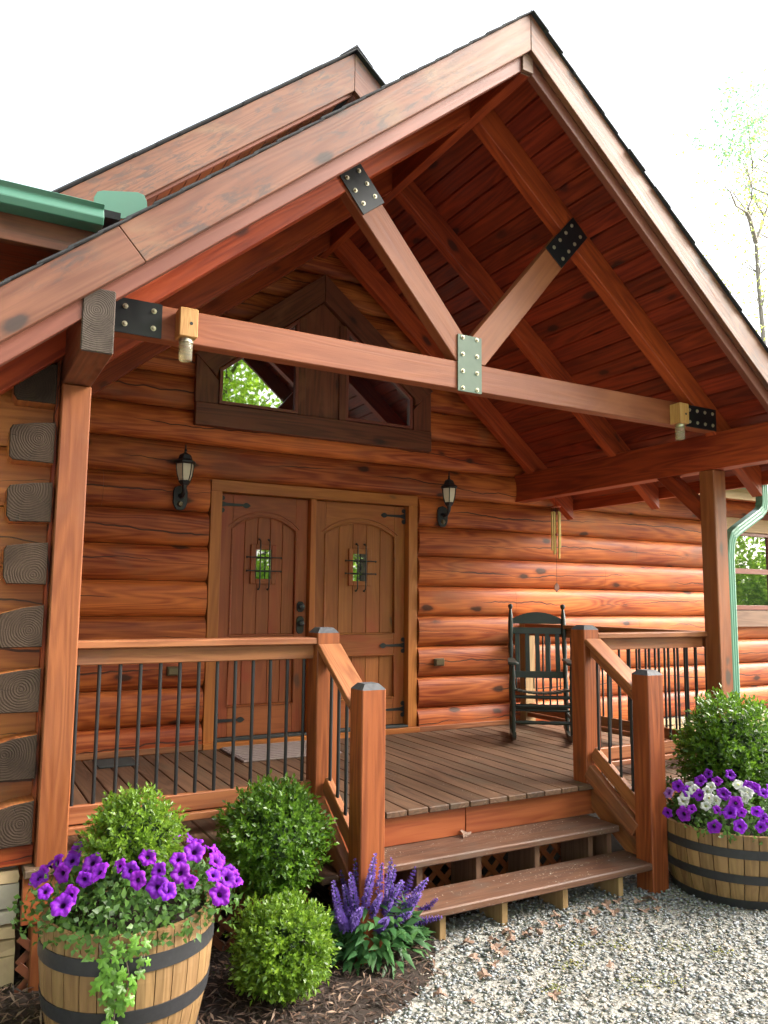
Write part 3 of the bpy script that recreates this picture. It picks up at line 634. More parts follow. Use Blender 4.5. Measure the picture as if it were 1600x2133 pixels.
# ceiling planks
CZ = RB+.2275; pwid = .1065
for s in (-1, 1):
    k = 0; x = XC+s*.037
    while abs(x-XC) < 2.80:
        xb = x+s*pwid
        bm_y0 = -2.928
        slopebox('ceiling_plank', porch, x+s*.002, xb-s*.0025, CZ, .028, bm_y0, -.055, CEIL, bev=.003) if 0 else None
        f = lambda q: CZ-SL*abs(q-XC)
        a, b = x+s*.0045, xb-s*.0045
        prism('ceiling_plank', porch, [(a, -2.975, f(a)), (b, -2.975, f(b)), (b, -2.975, f(b)+.028), (a, -2.975, f(a)+.028)], (0, 2.925, 0), CEIL, (0, 1, 0), .003)
        x = xb; k += 1
    slopebox('sheathing_light_stop', porch, XC+s*.001, XC+s*2.90, CZ+.030, .028, -2.975, .05, BROWNW, bev=0)  # hidden slab closed over the ceiling planks to block light
    # shingles in courses from the eave up
    for k in range(27):
        o = 2.93-.1125*k; xa, xb = XC+s*o, XC+s*max(o-.135, .001)
        za, zb = 4.688+.008-SL*o, 4.688-SL*max(o-.135, .001)
        y0 = -3.034-random.uniform(0, .014)
        prism('shingle_course', porch, [(xa, y0, za), (xb, y0, zb), (xb, y0, zb+.009), (xa, y0, za+.009)], (0, 3.1, 0), SHING, (0, 1, 0), 0)
    # rake fascia
    f = lambda x, z: z-SL*abs(x-XC)
    if s < 0:
        xs = -1.27; dx = .06
        prism('fascia_board', porch, [(XC-.001, -3.02, 4.690), (XC-.001, -3.02, 4.455), (xs+dx, -3.02, f(xs+dx, 4.455)), (xs-dx, -3.02, f(xs-dx, 4.690))], (0, .04, 0), FASC, (-1, 0, -SL), .003)
        prism('fascia_board', porch, [(xs-dx-.002, -3.02, f(xs-dx-.002, 4.690)), (xs+dx-.002, -3.02, f(xs+dx-.002, 4.455)), (-1.98, -3.02, f(-1.98, 4.455)), (-1.98, -3.02, f(-1.98, 4.690))], (0, .04, 0), FASC, (-1, 0, -SL), .003)
    else:
        prism('fascia_board', porch, [(XC+.001, -3.02, 4.690), (XC+.001, -3.02, 4.455), (3.88, -3.02, f(3.88, 4.455)), (3.88, -3.02, f(3.88, 4.690))], (0, .04, 0), FASC, (1, 0, -SL), .003)
    xe = XC+s*2.80
    box('eave_board', porch, min(xe, xe+s*.04), max(xe, xe+s*.04), -2.928, -.05, 2.15, 2.37, RAFT, .003, 'Y')
xg = 3.80
prism('gutter', porch, [(xg, -2.95, 2.20), (xg+.11, -2.95, 2.20), (xg+.125, -2.95, 2.30), (xg, -2.95, 2.30)], (0, 2.9, 0), GREENLIT, (0, 1, 0), .004)
box('ridge_block', porch, XC-.04, XC+.04, -2.99, -2.966, 4.335, 4.46, BROWNW)
# truss
TY = -2.452
box('tie_beam', porch, -1.320, 3.195, TY, TY+.09, 2.511, 2.687, BEAM, .005, label='long pale tie beam across the porch front')
prism('web_brace', porch, [(.800, TY-.001, 2.690), (.893, TY-.001, 2.690), (.893, TY-.001, 2.815), (.14, TY-.001, 3.72), (.005, TY-.001, 3.60)], (0, .086, 0), BEAM, (-.655, 0, .755), .004)
prism('web_brace', porch, [(.897, TY-.001, 2.690), (1.02, TY-.001, 2.690), (1.80, TY-.001, 3.63), (1.665, TY-.001, 3.74), (.897, TY-.001, 2.835)], (0, .086, 0), BEAM, (.64, 0, .765), .004)
def gusset(pts, mat, bolts, label):
    g = prism('gusset_plate', porch, [(x, TY-.004, z) for x, z in pts], (0, -.007, 0), mat, bev=.001, label=label)
    for x, z in bolts:
        lathe('bolt', g, [(0, .012), (.006, .011), (.008, .006), (.0085, .003), (.014, .0028), (.014, 0)], (x, TY-.011, z), BOLT, 10, Matrix.Rotation(R(90), 4, 'X'))
def grid(c, u, v, nu, nv, du, dv):
    return [(c[0]+u[0]*(i-(nu-1)/2)*du+v[0]*(j-(nv-1)/2)*dv, c[1]+u[1]*(i-(nu-1)/2)*du+v[1]*(j-(nv-1)/2)*dv) for i in range(nu) for j in range(nv)]
gusset([(.805, 2.497), (.986, 2.497), (.986, 2.860), (.805, 2.860)], GREENP, grid((.895, 2.68), (1, 0), (0, 1), 2, 4, .108, .108), 'grey green steel plate at the foot of both braces')
gusset([(-1.318, 2.508), (-1.008, 2.508), (-1.008, 2.688), (-1.318, 2.688)], PLATE, grid((-1.12, 2.60), (1, 0), (0, 1), 2, 2, .14, .09), 'black steel plate at the left end of the tie beam')
gusset([(2.86, 2.513), (3.19, 2.513), (3.19, 2.68), (2.86, 2.68)], PLATE, grid((3.02, 2.597), (1, 0), (0, 1), 4, 2, .085, .09), 'black steel plate at the right end of the tie beam')
u, v = (.64, -.768), (.768, .64)
gusset([(-.045, 3.689), (.095, 3.796), (.275, 3.578), (.135, 3.466)], PLATE, grid((.115, 3.632), u, v, 3, 2, .085, .10), 'black steel plate at the head of the left brace')
u, v = (.64, .768), (-.768, .64)
gusset([(1.525, 3.592), (1.665, 3.478), (1.905, 3.752), (1.775, 3.872)], PLATE, grid((1.717, 3.674), u, v, 4, 2, .085, .10), 'black steel plate at the head of the right brace')
# knee braces
for xc in (-1.3875, 3.262):
    beam('knee_brace', porch, (xc, -2.33, 1.86), (xc, -1.88, 2.27), .09, .11, RAFT, (0, .6, -.8))
# downspout
ds = [(3.845, -2.36, 2.25), (3.840, -2.36, 2.02), (3.825, -2.36, 1.965), (3.78, -2.36, 1.925), (3.50, -2.36, 1.775), (3.44, -2.36, 1.735), (3.415, -2.36, 1.68), (3.398, -2.36, 1.58), (3.398, -2.36, ZG+.06), (3.42, -2.45, ZG+.02)]
def rectpipe(name, parent, pts, w, d, mat):
    bm = bmesh.new(); pr = []
    for t in np.linspace(0, 1, 7)[:-1]: pr.append((-w/2+w*t, -d/2-(.004 if round(t*6) % 2 else 0)))
    pr += [(w/2, -d/2), (w/2, d/2), (-w/2, d/2)]; rows = []
    pts = [Vector(p) for p in pts]
    for i, p in enumerate(pts):
        t = (pts[min(i+1, len(pts)-1)]-pts[max(i-1, 0)]).normalized(); y = Vector((0, 1, 0)); x = y.cross(t).normalized(); y = t.cross(x)
        rows.append([bm.verts.new(p-x*a+y*b-pts[0]) for a, b in pr])
    K = len(pr)
    for i in range(len(rows)-1):
        for k in range(K): bm.faces.new((rows[i][k], rows[i][(k+1) % K], rows[i+1][(k+1) % K], rows[i+1][k]))
    bmesh.ops.recalc_face_normals(bm, faces=bm.faces[:]); return link(name, finish(bm, name, mat), Matrix.Translation(pts[0]), parent)
rectpipe('downspout', porch, ds, .075, .06, GREENLIT)

# ------------------------------------------------------------------ deck
deck = thing('porch_deck', 'weathered brown plank deck in front of the door', 'deck', (XC, -1.2, ZG))
x = -1.50
while x < 3.45:
    x1 = x+.1385; front = -2.34 if -.05 < x+.07 < 2.0 else -2.46
    box('deck_board', deck, x, x1, front-random.uniform(0, .006), -.052, -.034, 0, DECK, .004, 'Y'); x = x1+.007
box('rim_board', deck, .02, .962, -2.305, -2.265, -.20, -.036, RIM); box('rim_board', deck, .966, 2.02, -2.307, -2.265, -.20, -.036, RIM)
box('rim_board', deck, -1.50, -.06, -2.43, -2.39, -.24, -.036, RIM); box('rim_board', deck, 2.08, 3.36, -2.43, -2.39, -.24, -.036, RIM)
box('rim_board', deck, 3.36, 3.40, -2.42, -.05, -.24, -.036, RIM, .003, 'Y')
for xx in (-1.2, 0, .6, 1.2, 1.8, 3.0): box('joist', deck, xx-.02, xx+.02, -2.26, -.06, -.22, -.037, BROWNW, 0, 'Y')
# lattice under the deck edge
def lattice(x0, x1, y, z0, z1, off):
    L = (z1-z0); sp = .118; k = -6
    while x0+k*sp < x1+L:
        for sgn, yy in ((1, y), (-1, y-.008)):
            a = x0+k*sp; p0 = [a, z0]; p1 = [a+sgn*L, z1]
            pts = sorted([tuple(p0), tuple(p1)])
            (xa, za), (xb, zb) = pts
            def at(xv): return za+(zb-za)*(xv-xa)/(xb-xa)
            xs0, xs1 = max(xa, x0), min(xb, x1)
            if xs1-xs0 > .06: beam('lattice_slat', deck, (xs0, yy, at(xs0)), (xs1, yy, at(xs1)), .007, .036, off, (0, 0, 1), .0015)
        k += 1
lattice(-1.50, -.10, -2.40, ZG, -.245, DARK); lattice(.1, 1.95, -2.22, ZG, -.24, RIM)
box('lattice_rail', deck, -1.46, -1.30, -2.435, -2.40, -.10, -.02, RAIL)

# ------------------------------------------------------------------ stairs
st = thing('porch_steps', 'two wide brown wooden steps leading up to the deck', 'steps', (1.0, -2.6, ZG))
box('tread', st, -.12, 1.95, -2.595, -2.30, -.240, -.2005, TREAD, .007, label='upper tread'); box('tread', st, .095, 2.03, -2.86, -2.58, -.398, -.357, TREAD, .007, label='lower tread')
for xx in (.10, .50, .90, 1.33, 1.76, 1.92):
    box('stringer', st, xx-.019, xx+.019, -2.53, -2.27, ZG, -.2405, BROWNW, .002, 'Z'); 
    if xx not in (.10, 1.92): box('step_leg', st, xx-.05, xx-.012, -2.81, -2.60, ZG-.005, -.3985, PALE, .002, 'Z')

# ------------------------------------------------------------------ railings
NW = .135
def newel(name, parent, x, y, zb, zt):
    """square post with a chamfered weathered cap, x and y are its front left corner"""
    bm = bmesh.new(); h = zt-zb; w = NW/2; c = .028; ch = .03
    prof = [(w, 0), (w, h-ch)]
    r0 = [bm.verts.new((0-.0, a*w, b*w)) for a, b in ((-1, -1), (1, -1), (1, 1), (-1, 1))]
    r1 = [bm.verts.new((h-ch, a*w, b*w)) for a, b in ((-1, -1), (1, -1), (1, 1), (-1, 1))]
    r2 = [bm.verts.new((h, a*(w-c), b*(w-c))) for a, b in ((-1, -1), (1, -1), (1, 1), (-1, 1))]
    bm.faces.new(r0); caps = [bm.faces.new(r2)]
    for i in range(4):
        j = (i+1) % 4; bm.faces.new((r0[i], r0[j], r1[j], r1[i])); caps.append(bm.faces.new((r1[i], r1[j], r2[j], r2[i])))
    for f in caps: f.material_index = 1
    bmesh.ops.recalc_face_normals(bm, faces=bm.faces[:])
    vert = [e for e in bm.edges if abs((e.verts[0].co-e.verts[1].co).normalized().x) > .9]
    bmesh.ops.bevel(bm, geom=vert, offset=.005, segments=1, affect='EDGES')
    M = Matrix.Translation((x+w, y+w, zb)) @ Matrix.Rotation(R(-90), 4, 'Y')
    return link(name, finish(bm, name, [NEWEL, CAPG]), M, parent)
def flat_rail(label, group, p0, p1, n, first=.0, along='X', zt=.992):
    t = thing('deck_railing', label, 'railing', (*[(a+b)/2 for a, b in zip(p0, p1)], 0), 0, group)
    up = (0, 0, 1); P0 = lambda z: (p0[0], p0[1], z); P1 = lambda z: (p1[0], p1[1], z)
    beam('top_rail', t, P0(zt-.019), P1(zt-.019), .135, .038, RAIL, bev=.006); beam('upper_rail', t, P0(zt-.079), P1(zt-.079), .038, .08, RAIL)
    beam('bottom_rail', t, P0(.165), P1(.165), .038, .085, RAIL); beam('bottom_rail', t, P0(.098), P1(.098), .088, .036, RAIL)
    d = Vector(p1)-Vector(p0); L = d.length
    for i in range(n):
        q = Vector(p0)+d*((first+i*.0998)/L)
        tube('baluster', t, [(q.x, q.y, .20), (q.x, q.y, zt-.115)], .0095, BLACK, 8)
    return t
GRP = 'railings around the porch and steps'
RYC = -2.245
flat_rail('long level railing between the left post and the left upper newel', GRP, (-1.321, RYC), (-.044, RYC), 13, .03)
flat_rail('short level railing between the right upper newel and the right porch post', GRP, (2.075, RYC), (3.194, RYC), 11, .06)
flat_rail('dark side railing running back from the right post to the log wall', GRP, (3.262, -2.28), (3.262, -.14), 21, .05)
t = bpy.data.objects['deck_railing.002']; box('wall_post', t, 3.20, 3.325, -.14, -.05, 0, 1.0, PALE, .004, 'Z')
def stair_rail(label, x, s):
    t = thing('stair_railing', label, 'railing', (x+NW/2, -2.5, ZG), 0, GRP)
    newel('upper_newel', t, x, -2.317, 0.001 if s > 0 else .001, 1.047); newel('lower_newel', t, x, -2.865, ZG-.02, .786)
    xm = x+NW/2; y0, y1 = -2.319, -2.73; dz = -.69*(y0-y1)
    def sl(name, z, w, h, mat=RAIL): return beam(name, t, (xm, y0, z), (xm, y1, z+dz), w, h, mat, (0, 0, 1))
    sl('sloping_rail', .945, .140, .036); sl('upper_rail', .885, .038, .075); sl('bottom_rail', .20, .038, .09)
    beam('bottom_board', t, (x+.02, y0, .085), (x+.02, y1, .085+dz), .05, .10, RAIL)
    for i in range(4):
        yy = y0-.045-i*.098
        if yy < y1+.03: continue
        z = .69*(yy-y0); tube('baluster', t, [(xm, yy, .235+z), (xm, yy, .865+z)], .0095, BLACK, 8)
    # stringer board of the stair side
    prism('side_stringer', t, [(x+NW-.09, y0+.02, .03), (x+NW-.09, y1, .03+dz), (x+NW-.09, y1, -.16+dz), (x+NW-.09, y0+.02, -.16)], (.038, 0, 0), RAIL, (0, -1, -.69))
stair_rail('sloping stair railing with two newels at the left of the steps', -.044, -1)
stair_rail('sloping stair railing with two newels at the right of the steps', 1.940, 1)

# ------------------------------------------------------------------ small things on the porch
def lantern(x, z, label):
    t = thing('wall_lantern', label, 'lantern', (x, -.045, z), 0, 'lanterns beside the front door')
    y = -.047
    o = [(-.045, -.095), (-.03, -.115), (0, -.122), (.03, -.115), (.045, -.095), (.058, -.06), (.058, .04), (.045, .07), (0, .085), (-.045, .07), (-.058, .04), (-.058, -.06)]
    prism('back_plate', t, [(x+a, y, z+b) for a, b in o], (0, -.02, 0), BLACK, (0, 0, 1), .004)
    lathe('motion_sensor', t, [(0, .022), (.016, .018), (.022, .006), (.024, 0)], (x, y-.02, z-.07), OUTL, 12, Matrix.Rotation(R(90), 4, 'X'))
    cy = y-.125
    tube('bracket_arm', t, [(x, y-.018, z+.0), (x, y-.05, z-.015), (x, y-.09, z-.01), (x, cy, z+.03), (x, cy, z+.075)], [.02, .016, .014, .016, .022], BLACK, 10)
    b = z+.08
    lathe('lamp_base', t, [(0, -.01), (.03, -.008), (.046, .012), (.05, .022), (.045, .028), (0, .028)], (x, cy, b), BLACK, 6)
    gp = [(.046, .03), (.060, .075), (.068, .13), (.068, .165)]
    lathe('glass_shade', t, gp, (x, cy, b), LAMPG, 6, smooth=False)
    for k in range(6):
        a = 2*math.pi*k/6
        tube('lamp_rib', t, [(x+(r+.001)*math.cos(a), cy+(r+.001)*math.sin(a), b+h) for r, h in gp], .0045, BLACK, 5)
    lathe('lamp_roof', t, [(.072, .160), (.088, .172), (.086, .182), (.058, .20), (.046, .235), (.02, .25), (0, .252)], (x, cy, b), BLACK, 6, smooth=False)
    lathe('finial', t, [(.012, .25), (.008, .268), (.014, .275), (.006, .285), (.007, .305), (.003, .325), (0, .335)], (x, cy, b), BLACK, 8)
    lathe('bulb', t, [(.012, .03), (.013, .07), (.026, .10), (.026, .125), (.012, .145), (0, .148)], (x, cy, b), CREAM, 10)
lantern(-.27, 2.035, 'black carriage lantern left of the double door'); lantern(2.268, 2.035, 'black carriage lantern right of the double door')
for x, z, l in ((-.265, .632, 'small bronze outlet cover low on the logs left of the door'), (2.238, .63, 'small bronze outlet cover low on the logs right of the door')):
    t = thing('outlet_cover', l, 'outlet cover', (x, -.046, z), 0, 'outlet covers on the log wall')
    box('back_box', t, x-.055, x+.055, -.06, -.035, z-.036, z+.036, OUTL, .005); box('flap', t, x-.046, x+.046, -.075, -.0605, z-.027, z+.027, OUTL, .006)
def trap(x, z, label):
    t = thing('bee_trap', label, 'bee trap', (x, TY-.05, z), 0, 'bee traps on the tie beam')
    b = box('wood_block', t, x-.047, x+.047, TY-.1, TY-.003, z-.07, z+.08, TRAPW, .004, 'Z')
    lathe('entry_hole', t, [(0, .001), (.008, .0012), (.009, 0)], (x+.012, TY-.1, z-.0), MATD, 10, Matrix.Rotation(R(90), 4, 'X'))
    bm = bmesh.new()
    lathe('jar_lid', t, [(0, .0), (.034, 0), (.036, -.006), (.036, -.022)], (x, TY-.052, z-.07), BOLT, 14)
    lathe('glass_jar', t, [(.030, -.018), (.035, -.03), (.034, -.105), (.029, -.115), (0, -.116)], (x, TY-.052, z-.07), JARG, 14)
trap(-.893, 2.585, 'pine block bee trap with glass jar near the left end of the beam'); trap(2.735, 2.575, 'pine block bee trap with glass jar near the right end of the beam')
# wind chime hung from the wall-side rafter tail
t = thing('wind_chime', 'brass tube wind chime hanging above the rocking chair', 'wind chime', (3.29, -.52, 2.12))
cx, cy = 3.29, -.52
lathe('top_disc', t, [(0, .006), (.045, .006), (.048, 0), (.045, -.006), (0, -.006)], (cx, cy, 2.135), RAFT, 16)
for k, (a, L) in enumerate(((R(200), .42), (R(270), .46), (R(340), .35), (R(60), .40), (R(130), .38))):
    px, py = cx+.04*math.cos(a), cy+.04*math.sin(a)
    tube('chime_tube', t, [(px, py, 2.085), (px, py, 2.085-L)], .0085, BRASS, 10); tube('cord', t, [(px, py, 2.13), (px, py, 2.084)], .0015, BLACK, 4)
tube('cord', t, [(cx, cy, 2.24), (cx, cy, 1.36)], .0016, BLACK, 4); lathe('striker', t, [(0, .01), (.02, .008), (.02, -.008), (0, -.01)], (cx, cy, 1.86), RAFT, 12)
prism('sail', t, [(cx-.03, cy, 1.33), (cx-.03, cy, 1.365), (cx, cy, 1.395), (cx+.03, cy, 1.365), (cx+.03, cy, 1.33), (cx, cy, 1.30)], (0, .008, 0), DARK, (0, 0, 1), .002)
# door mats
t = thing('doormat', 'pale pinkish woven doormat in front of the left door leaf', 'doormat', (.5, -.38, 0))
box('mat', t, .12, .93, -.66, -.08, .002, .014, MATT, .004)
for k in range(9): box('woven_rib', t, .14, .91, -.64+k*.064, -.60+k*.064, .0145, .019, MATT, .002)
box('floor_mat', None, -.86, -.58, -.42, -.12, .002, .012, MATD, .003)
o = bpy.data.objects['floor_mat']; o['label'] = 'small dark rubber mat on the deck near the left wall'; o['category'] = 'mat'
# rocking chair
def rocking_chair():
    t = thing('rocking_chair', 'dark green slatted rocking chair facing the steps', 'rocking chair', (2.80, -.84, 0), R(-36))
    T = W[t.name]; P = lambda x, y, z: tuple(T @ Vector((x, y, z)))      # local: x to the right, -y forward
    w = .25; fy, by = -.20, .20
    def turned(name, a, b, rads): tube(name, t, [P(*(Vector(a).lerp(Vector(b), k/(len(rads)-1)))) for k in range(len(rads))], rads, CHAIR, 10)
    for s in (-1, 1):
        pts = []
        for k in range(17):
            q = -.40+.79*k/16; pts.append((q, .02+.16*((q-.02)/.46)**2*.55))
        bm = bmesh.new()
        pr = [P(s*w-.016, q, z) for q, z in pts]; rows = []
        Mi = T.inverted()
        for q, z in pts: rows.append([bm.verts.new((s*w+dx, q, z+dz)) for dx, dz in ((-.016, -.02), (.016, -.02), (.016, .024), (-.016, .024))])
        for i in range(16):
            for k in range(4): bm.faces.new((rows[i][k], rows[i][(k+1) % 4], rows[i+1][(k+1) % 4], rows[i+1][k]))
        bm.faces.new(rows[0]); bm.faces.new(rows[-1]); bmesh.ops.recalc_face_normals(bm, faces=bm.faces[:])
        link('rocker', finish(bm, 'rocker', CHAIR), T, t)
        turned('front_leg', (s*w, fy, .045), (s*w, fy, .655), [.014, .019, .022, .021, .017, .021, .023, .022, .018, .023, .016, .022, .018, .014])
        turned('back_post', (s*w, by-.02, .05), (s*(w-.005), by+.20, 1.135), [.015, .02, .022, .02, .017, .022, .024, .023, .017, .022, .02, .017, .022, .025, .018, .024, .025, .024, .02, .012])
        c = P(s*(w-.005), by+.205, 1.16); lathe('finial', t, [(0, -.03), (.016, -.022), (.024, 0), (.02, .018), (0, .028)], c, CHAIR, 10)
        prism('armrest', t, [P(s*w-.045, fy-.07, .662), P(s*w-.02, fy-.085, .662), P(s*w+.02, fy-.085, .662), P(s*w+.045, fy-.07, .662), P(s*w+.03, by+.1, .662), P(s*w-.03, by+.1, .662)], (0, 0, .024), CHAIR, P(0, 1, 0), .006)
        for z in (.20, .30): turned('side_stretcher', (s*w, fy, z), (s*w, by, z+.0), [.010, .013, .015, .013, .010])
    for z in (.17, .31): turned('front_stretcher', (-w, fy, z), (w, fy, z), [.012, .015, .017, .017, .014, .018, .014, .017, .017, .015, .012])
    for z in (.24, .36): turned('front_rung', (-w, fy+.02, z+.03), (w, fy+.02, z+.03), [.008, .009, .009, .008])
    turned('back_stretcher', (-w, by, .24), (w, by, .24), [.010, .013, .013, .010])
    # curved seat of slats
    for k in range(12):
        a = -w+.022+k*(2*w-.044)/11; u = a/w; z = .405+.035*u*u
        beam('seat_slat', t, P(a, fy-.02, z+.012), P(a, by-.01, z-.02), .042, .016, CHAIR, (0, 0, 1), .004)
    turned('seat_rail', (-w, fy, .385), (w, fy, .385), [.014]*5)
    B = lambda x, h, d=0: P(x, by+.005+.19*(h-.1)/1.0+d, h)      # a point on the reclined back plane
    nrm = Vector(P(0, 1, 0))-Vector(P(0, 0, 0))
    def rail(h0, h1, arch=0):
        n = 12; lo = [B(-w+2*w*i/n, h0) for i in range(n+1)]; hi = [B(w-2*w*i/n, h1+arch*(1-(1-2*i/n)**2)) for i in range(n+1)]
        prism('back_rail', t, lo+hi, nrm*.02, CHAIR, None, .002)
    rail(1.0, 1.035, .075); rail(.905, .965); rail(.505, .565)
    for k in range(5):
        a = -.185+k*.0925; prism('back_slat', t, [B(a-.021, .563, .004), B(a+.021, .563, .004), B(a+.021, .907, .004), B(a-.021, .907, .004)], nrm*.012, CHAIR, None, .002)
    for k in range(6):
        a = -.2+k*.08; tube('back_spindle', t, [B(a, .41, .004), B(a, .506, .004)], .006, CHAIR, 6)
rocking_chair()

# ------------------------------------------------------------------ planters
def barrel(name, label, cx, cy, R0, R1, H, nst, hoops, grp):
    t = thing(name, label, 'planter', (cx, cy, ZG), 0, grp)
    rad = lambda u: R1+(R0-R1)*u+.028*math.sin(math.pi*min(1, u*.9))
    for k in range(nst):
        a0 = 2*math.pi*k/nst+.006; a1 = 2*math.pi*(k+1)/nst-.006; bm = bmesh.new(); rows = []
        am = (a0+a1)/2; org = Vector((rad(.5)*math.cos(am), rad(.5)*math.sin(am), H/2))
        loc = Matrix.Translation(org) @ Matrix.Rotation(am, 4, 'Z') @ Matrix.Rotation(R(-90), 4, 'Y'); Li = loc.inverted()
        for i in range(7):
            u = i/6; rr = rad(u); rows.append([bm.verts.new(Li @ Vector((q*math.cos(a), q*math.sin(a), H*u))) for q, a in ((rr, a0), (rr+.002, am), (rr, a1), (rr-.025, a1), (rr-.025, a0))])
        for i in range(6):
            for j in range(5): bm.faces.new((rows[i][j], rows[i][(j+1) % 5], rows[i+1][(j+1) % 5], rows[i+1][j]))
        bm.faces.new(rows[0]); bm.faces.new(rows[-1]); bmesh.ops.recalc_face_normals(bm, faces=bm.faces[:])
        link('stave', finish(bm, 'stave', OAK), Matrix.Translation((cx, cy, ZG)) @ loc, t)
    for u, hw in hoops:
        pr = [(rad(u-hw)+.001, H*(u-hw)), (rad(u-hw)+.006, H*(u-hw)), (rad(u+hw)+.006, H*(u+hw)), (rad(u+hw)+.001, H*(u+hw)), (rad(u-hw)+.001, H*(u-hw))]
        lathe('hoop', t, pr, (cx, cy, ZG), HOOP, 48)
    lathe('soil', t, [(0, H*.94), (rad(.9)-.03, H*.92), (rad(.9)-.03, H*.8)], (cx, cy, ZG), SOIL, 24)
    return rad
BL = (-1.155, -3.0); BR = (2.5, -3.02)
GB = 'half barrel planters'
barrel('barrel_planter', 'half whiskey barrel planter left of the steps, ivy trailing down it', *BL, .318, .262, .515, 30, ((.80, .055), (.44, .055), (.07, .06)), GB)
barrel('barrel_planter', 'half whiskey barrel planter on the gravel right of the steps', *BR, .44, .375, .42, 34, ((.76, .06), (.42, .06), (.07, .06)), GB)
def flower_mesh(mat, name):
    bm = bmesh.new(); S = 40; rows = []
    for r, z in ((.004, -.03), (.007, -.012), (.014, -.003), (.026, .004), (.036, .004), (.043, -.002)):
        row = []
        for k in range(S):
            a = 2*math.pi*k/S; lobe = 1-.17*abs(math.cos(2.5*a))**3 if r > .02 else 1
            ruf = .0035*math.sin(10*a)*(r/.043)**2+.004*math.cos(5*a+1)*(r/.043)**2
            row.append(bm.verts.new((r*lobe*math.cos(a), r*lobe*math.sin(a), z+ruf)))
        rows.append(row)
    for i in range(len(rows)-1):
        for k in range(S): bm.faces.new((rows[i][k], rows[i][(k+1) % S], rows[i+1][(k+1) % S], rows[i+1][k]))
    return finish(bm, name, mat, True)
FP, FW, FL = flower_mesh(PPET, 'flower'), flower_mesh(WPET, 'flower'), flower_mesh(LPET, 'flower')
def flowers(par, pts, c, me, camdir=(-.45, -.85, .28)):
    for p in pts:
        n = (Vector(p)-Vector(c)).normalized()*.75+Vector(camdir).normalized()*.65+Vector((random.gauss(0, .33), random.gauss(0, .33), random.gauss(0, .33)))
        s = random.uniform(.68, 1.1); M = Matrix.Translation(Vector(p)+n.normalized()*.03) @ n.to_track_quat('Z', 'Y').to_matrix().to_4x4() @ Matrix.Rotation(random.uniform(0, 6), 4, 'Z') @ Matrix.Diagonal((s, s*random.uniform(.85, 1), s, 1))
        link('flower', me, M, par)
def mound(par, c, r, n, mat, ls=(.03, .055), zmin=-.3, inner=.55):
    v = unit(rng.normal(0, 1, (n*2, 3))); v = v[v[:, 2] > zmin][:n]; n = len(v)
    rad = rng.uniform(inner, 1.08, (n, 1)); lump = 1+.10*np.sin(5*np.arctan2(v[:, 1:2], v[:, 0:1])+c[0])
    P = np.array(c)+v*np.array(r)*rad*lump
    d = unit(v*.6+rng.normal(0, .6, (n, 3))+np.array([0, 0, .15])); nn = unit(v+rng.normal(0, .4, (n, 3)))
    o = link('foliage', leaves('foliage', P, d, nn, rng.uniform(*ls, n), rng.uniform(.016, .026, n), mat, .18, .2), Matrix(), par); o['kind'] = 'stuff'
LF = [(-1.394, -2.867, 0.138), (-1.433, -2.874, 0.115), (-1.476, -2.883, 0.082), (-1.478, -3.091, 0.1), (-1.434, -3.225, 0.086), (-1.406, -3.045, 0.157), (-1.395, -3.211, 0.121), (-1.377, -3.006, 0.172), (-1.327, -2.856, 0.165), (-1.304, -2.857, 0.174), (-1.35, -3.165, 0.162), (-1.32, -3.121, 0.184), (-1.297, -3.195, 0.172), (-1.227, -3.202, 0.185), (-1.201, -3.226, 0.179), (-1.18, -3.271, 0.16), (-1.133, -3.178, 0.198), (-1.096, -3.252, 0.167), (-1.097, -3.333, 0.117), (-1.117, -3.314, 0.133), (-1.021, -3.199, 0.175), (-1.031, -3.257, 0.153), (-0.928, -2.939, 0.168), (-0.966, -2.921, 0.18), (-0.882, -2.966, 0.148), (-0.937, -3.114, 0.17), (-0.837, -2.993, 0.119), (-0.834, -3.001, 0.117), (-0.864, -3.128, 0.125), (-0.811, -3.016, 0.097), (-0.981, -3.29, 0.115), (-0.902, -3.234, 0.107), (-0.775, -3.057, 0.052), (-0.829, -3.179, 0.076), (-0.879, -3.277, 0.058), (-0.77, -3.07, 0.043), (-0.758, -3.088, 0.017), (-1.451, -2.879, 0.104)]
RP = [(2.248, -3.049, 0.173), (2.293, -3.139, 0.179), (2.164, -3.056, 0.131), (2.201, -3.138, 0.14), (2.111, -2.936, 0.086), (2.021, -2.928, -0.046), (2.019, -3.047, -0.029), (2.033, -3.094, -0.009), (2.157, -3.204, 0.094), (2.17, -3.282, 0.063), (2.083, -3.216, 0.013), (2.16, -3.328, 0.016), (2.12, -3.288, 0.004), (2.124, -3.335, -0.054), (2.05, -3.217, -0.056), (2.286, -3.269, 0.136), (2.306, -3.304, 0.127), (2.316, -3.352, 0.101), (2.364, -3.343, 0.122), (2.23, -3.371, 0.038), (2.228, -3.394, 0.009), (2.201, -3.403, -0.04), (2.239, -3.424, -0.026), (2.098, -3.093, 0.076), (2.085, -3.022, 0.07)]
RW = [(2.134, -2.997, 0.111), (2.106, -3.051, 0.088), (2.046, -3.002, 0.023), (2.067, -3.023, 0.05), (2.126, -3.116, 0.096), (2.108, -3.147, 0.072), (2.115, -3.185, 0.066), (2.065, -3.158, 0.019), (2.153, -3.135, 0.112), (2.261, -3.238, 0.14), (2.246, -3.297, 0.104), (2.219, -3.284, 0.097)]
t = thing('petunia', 'all purple petunias spilling round the rim of the left barrel', 'flowers', (*BL, -.05))
mound(t, (-1.15, -3.02, -.06), (.385, .385, .24), 2900, PETL, (.022, .040), .06); flowers(t, LF, (-1.15, -3.02, -.12), FP)
t = thing('petunia', 'purple and white petunias filling the right barrel', 'flowers', (*BR, -.1))
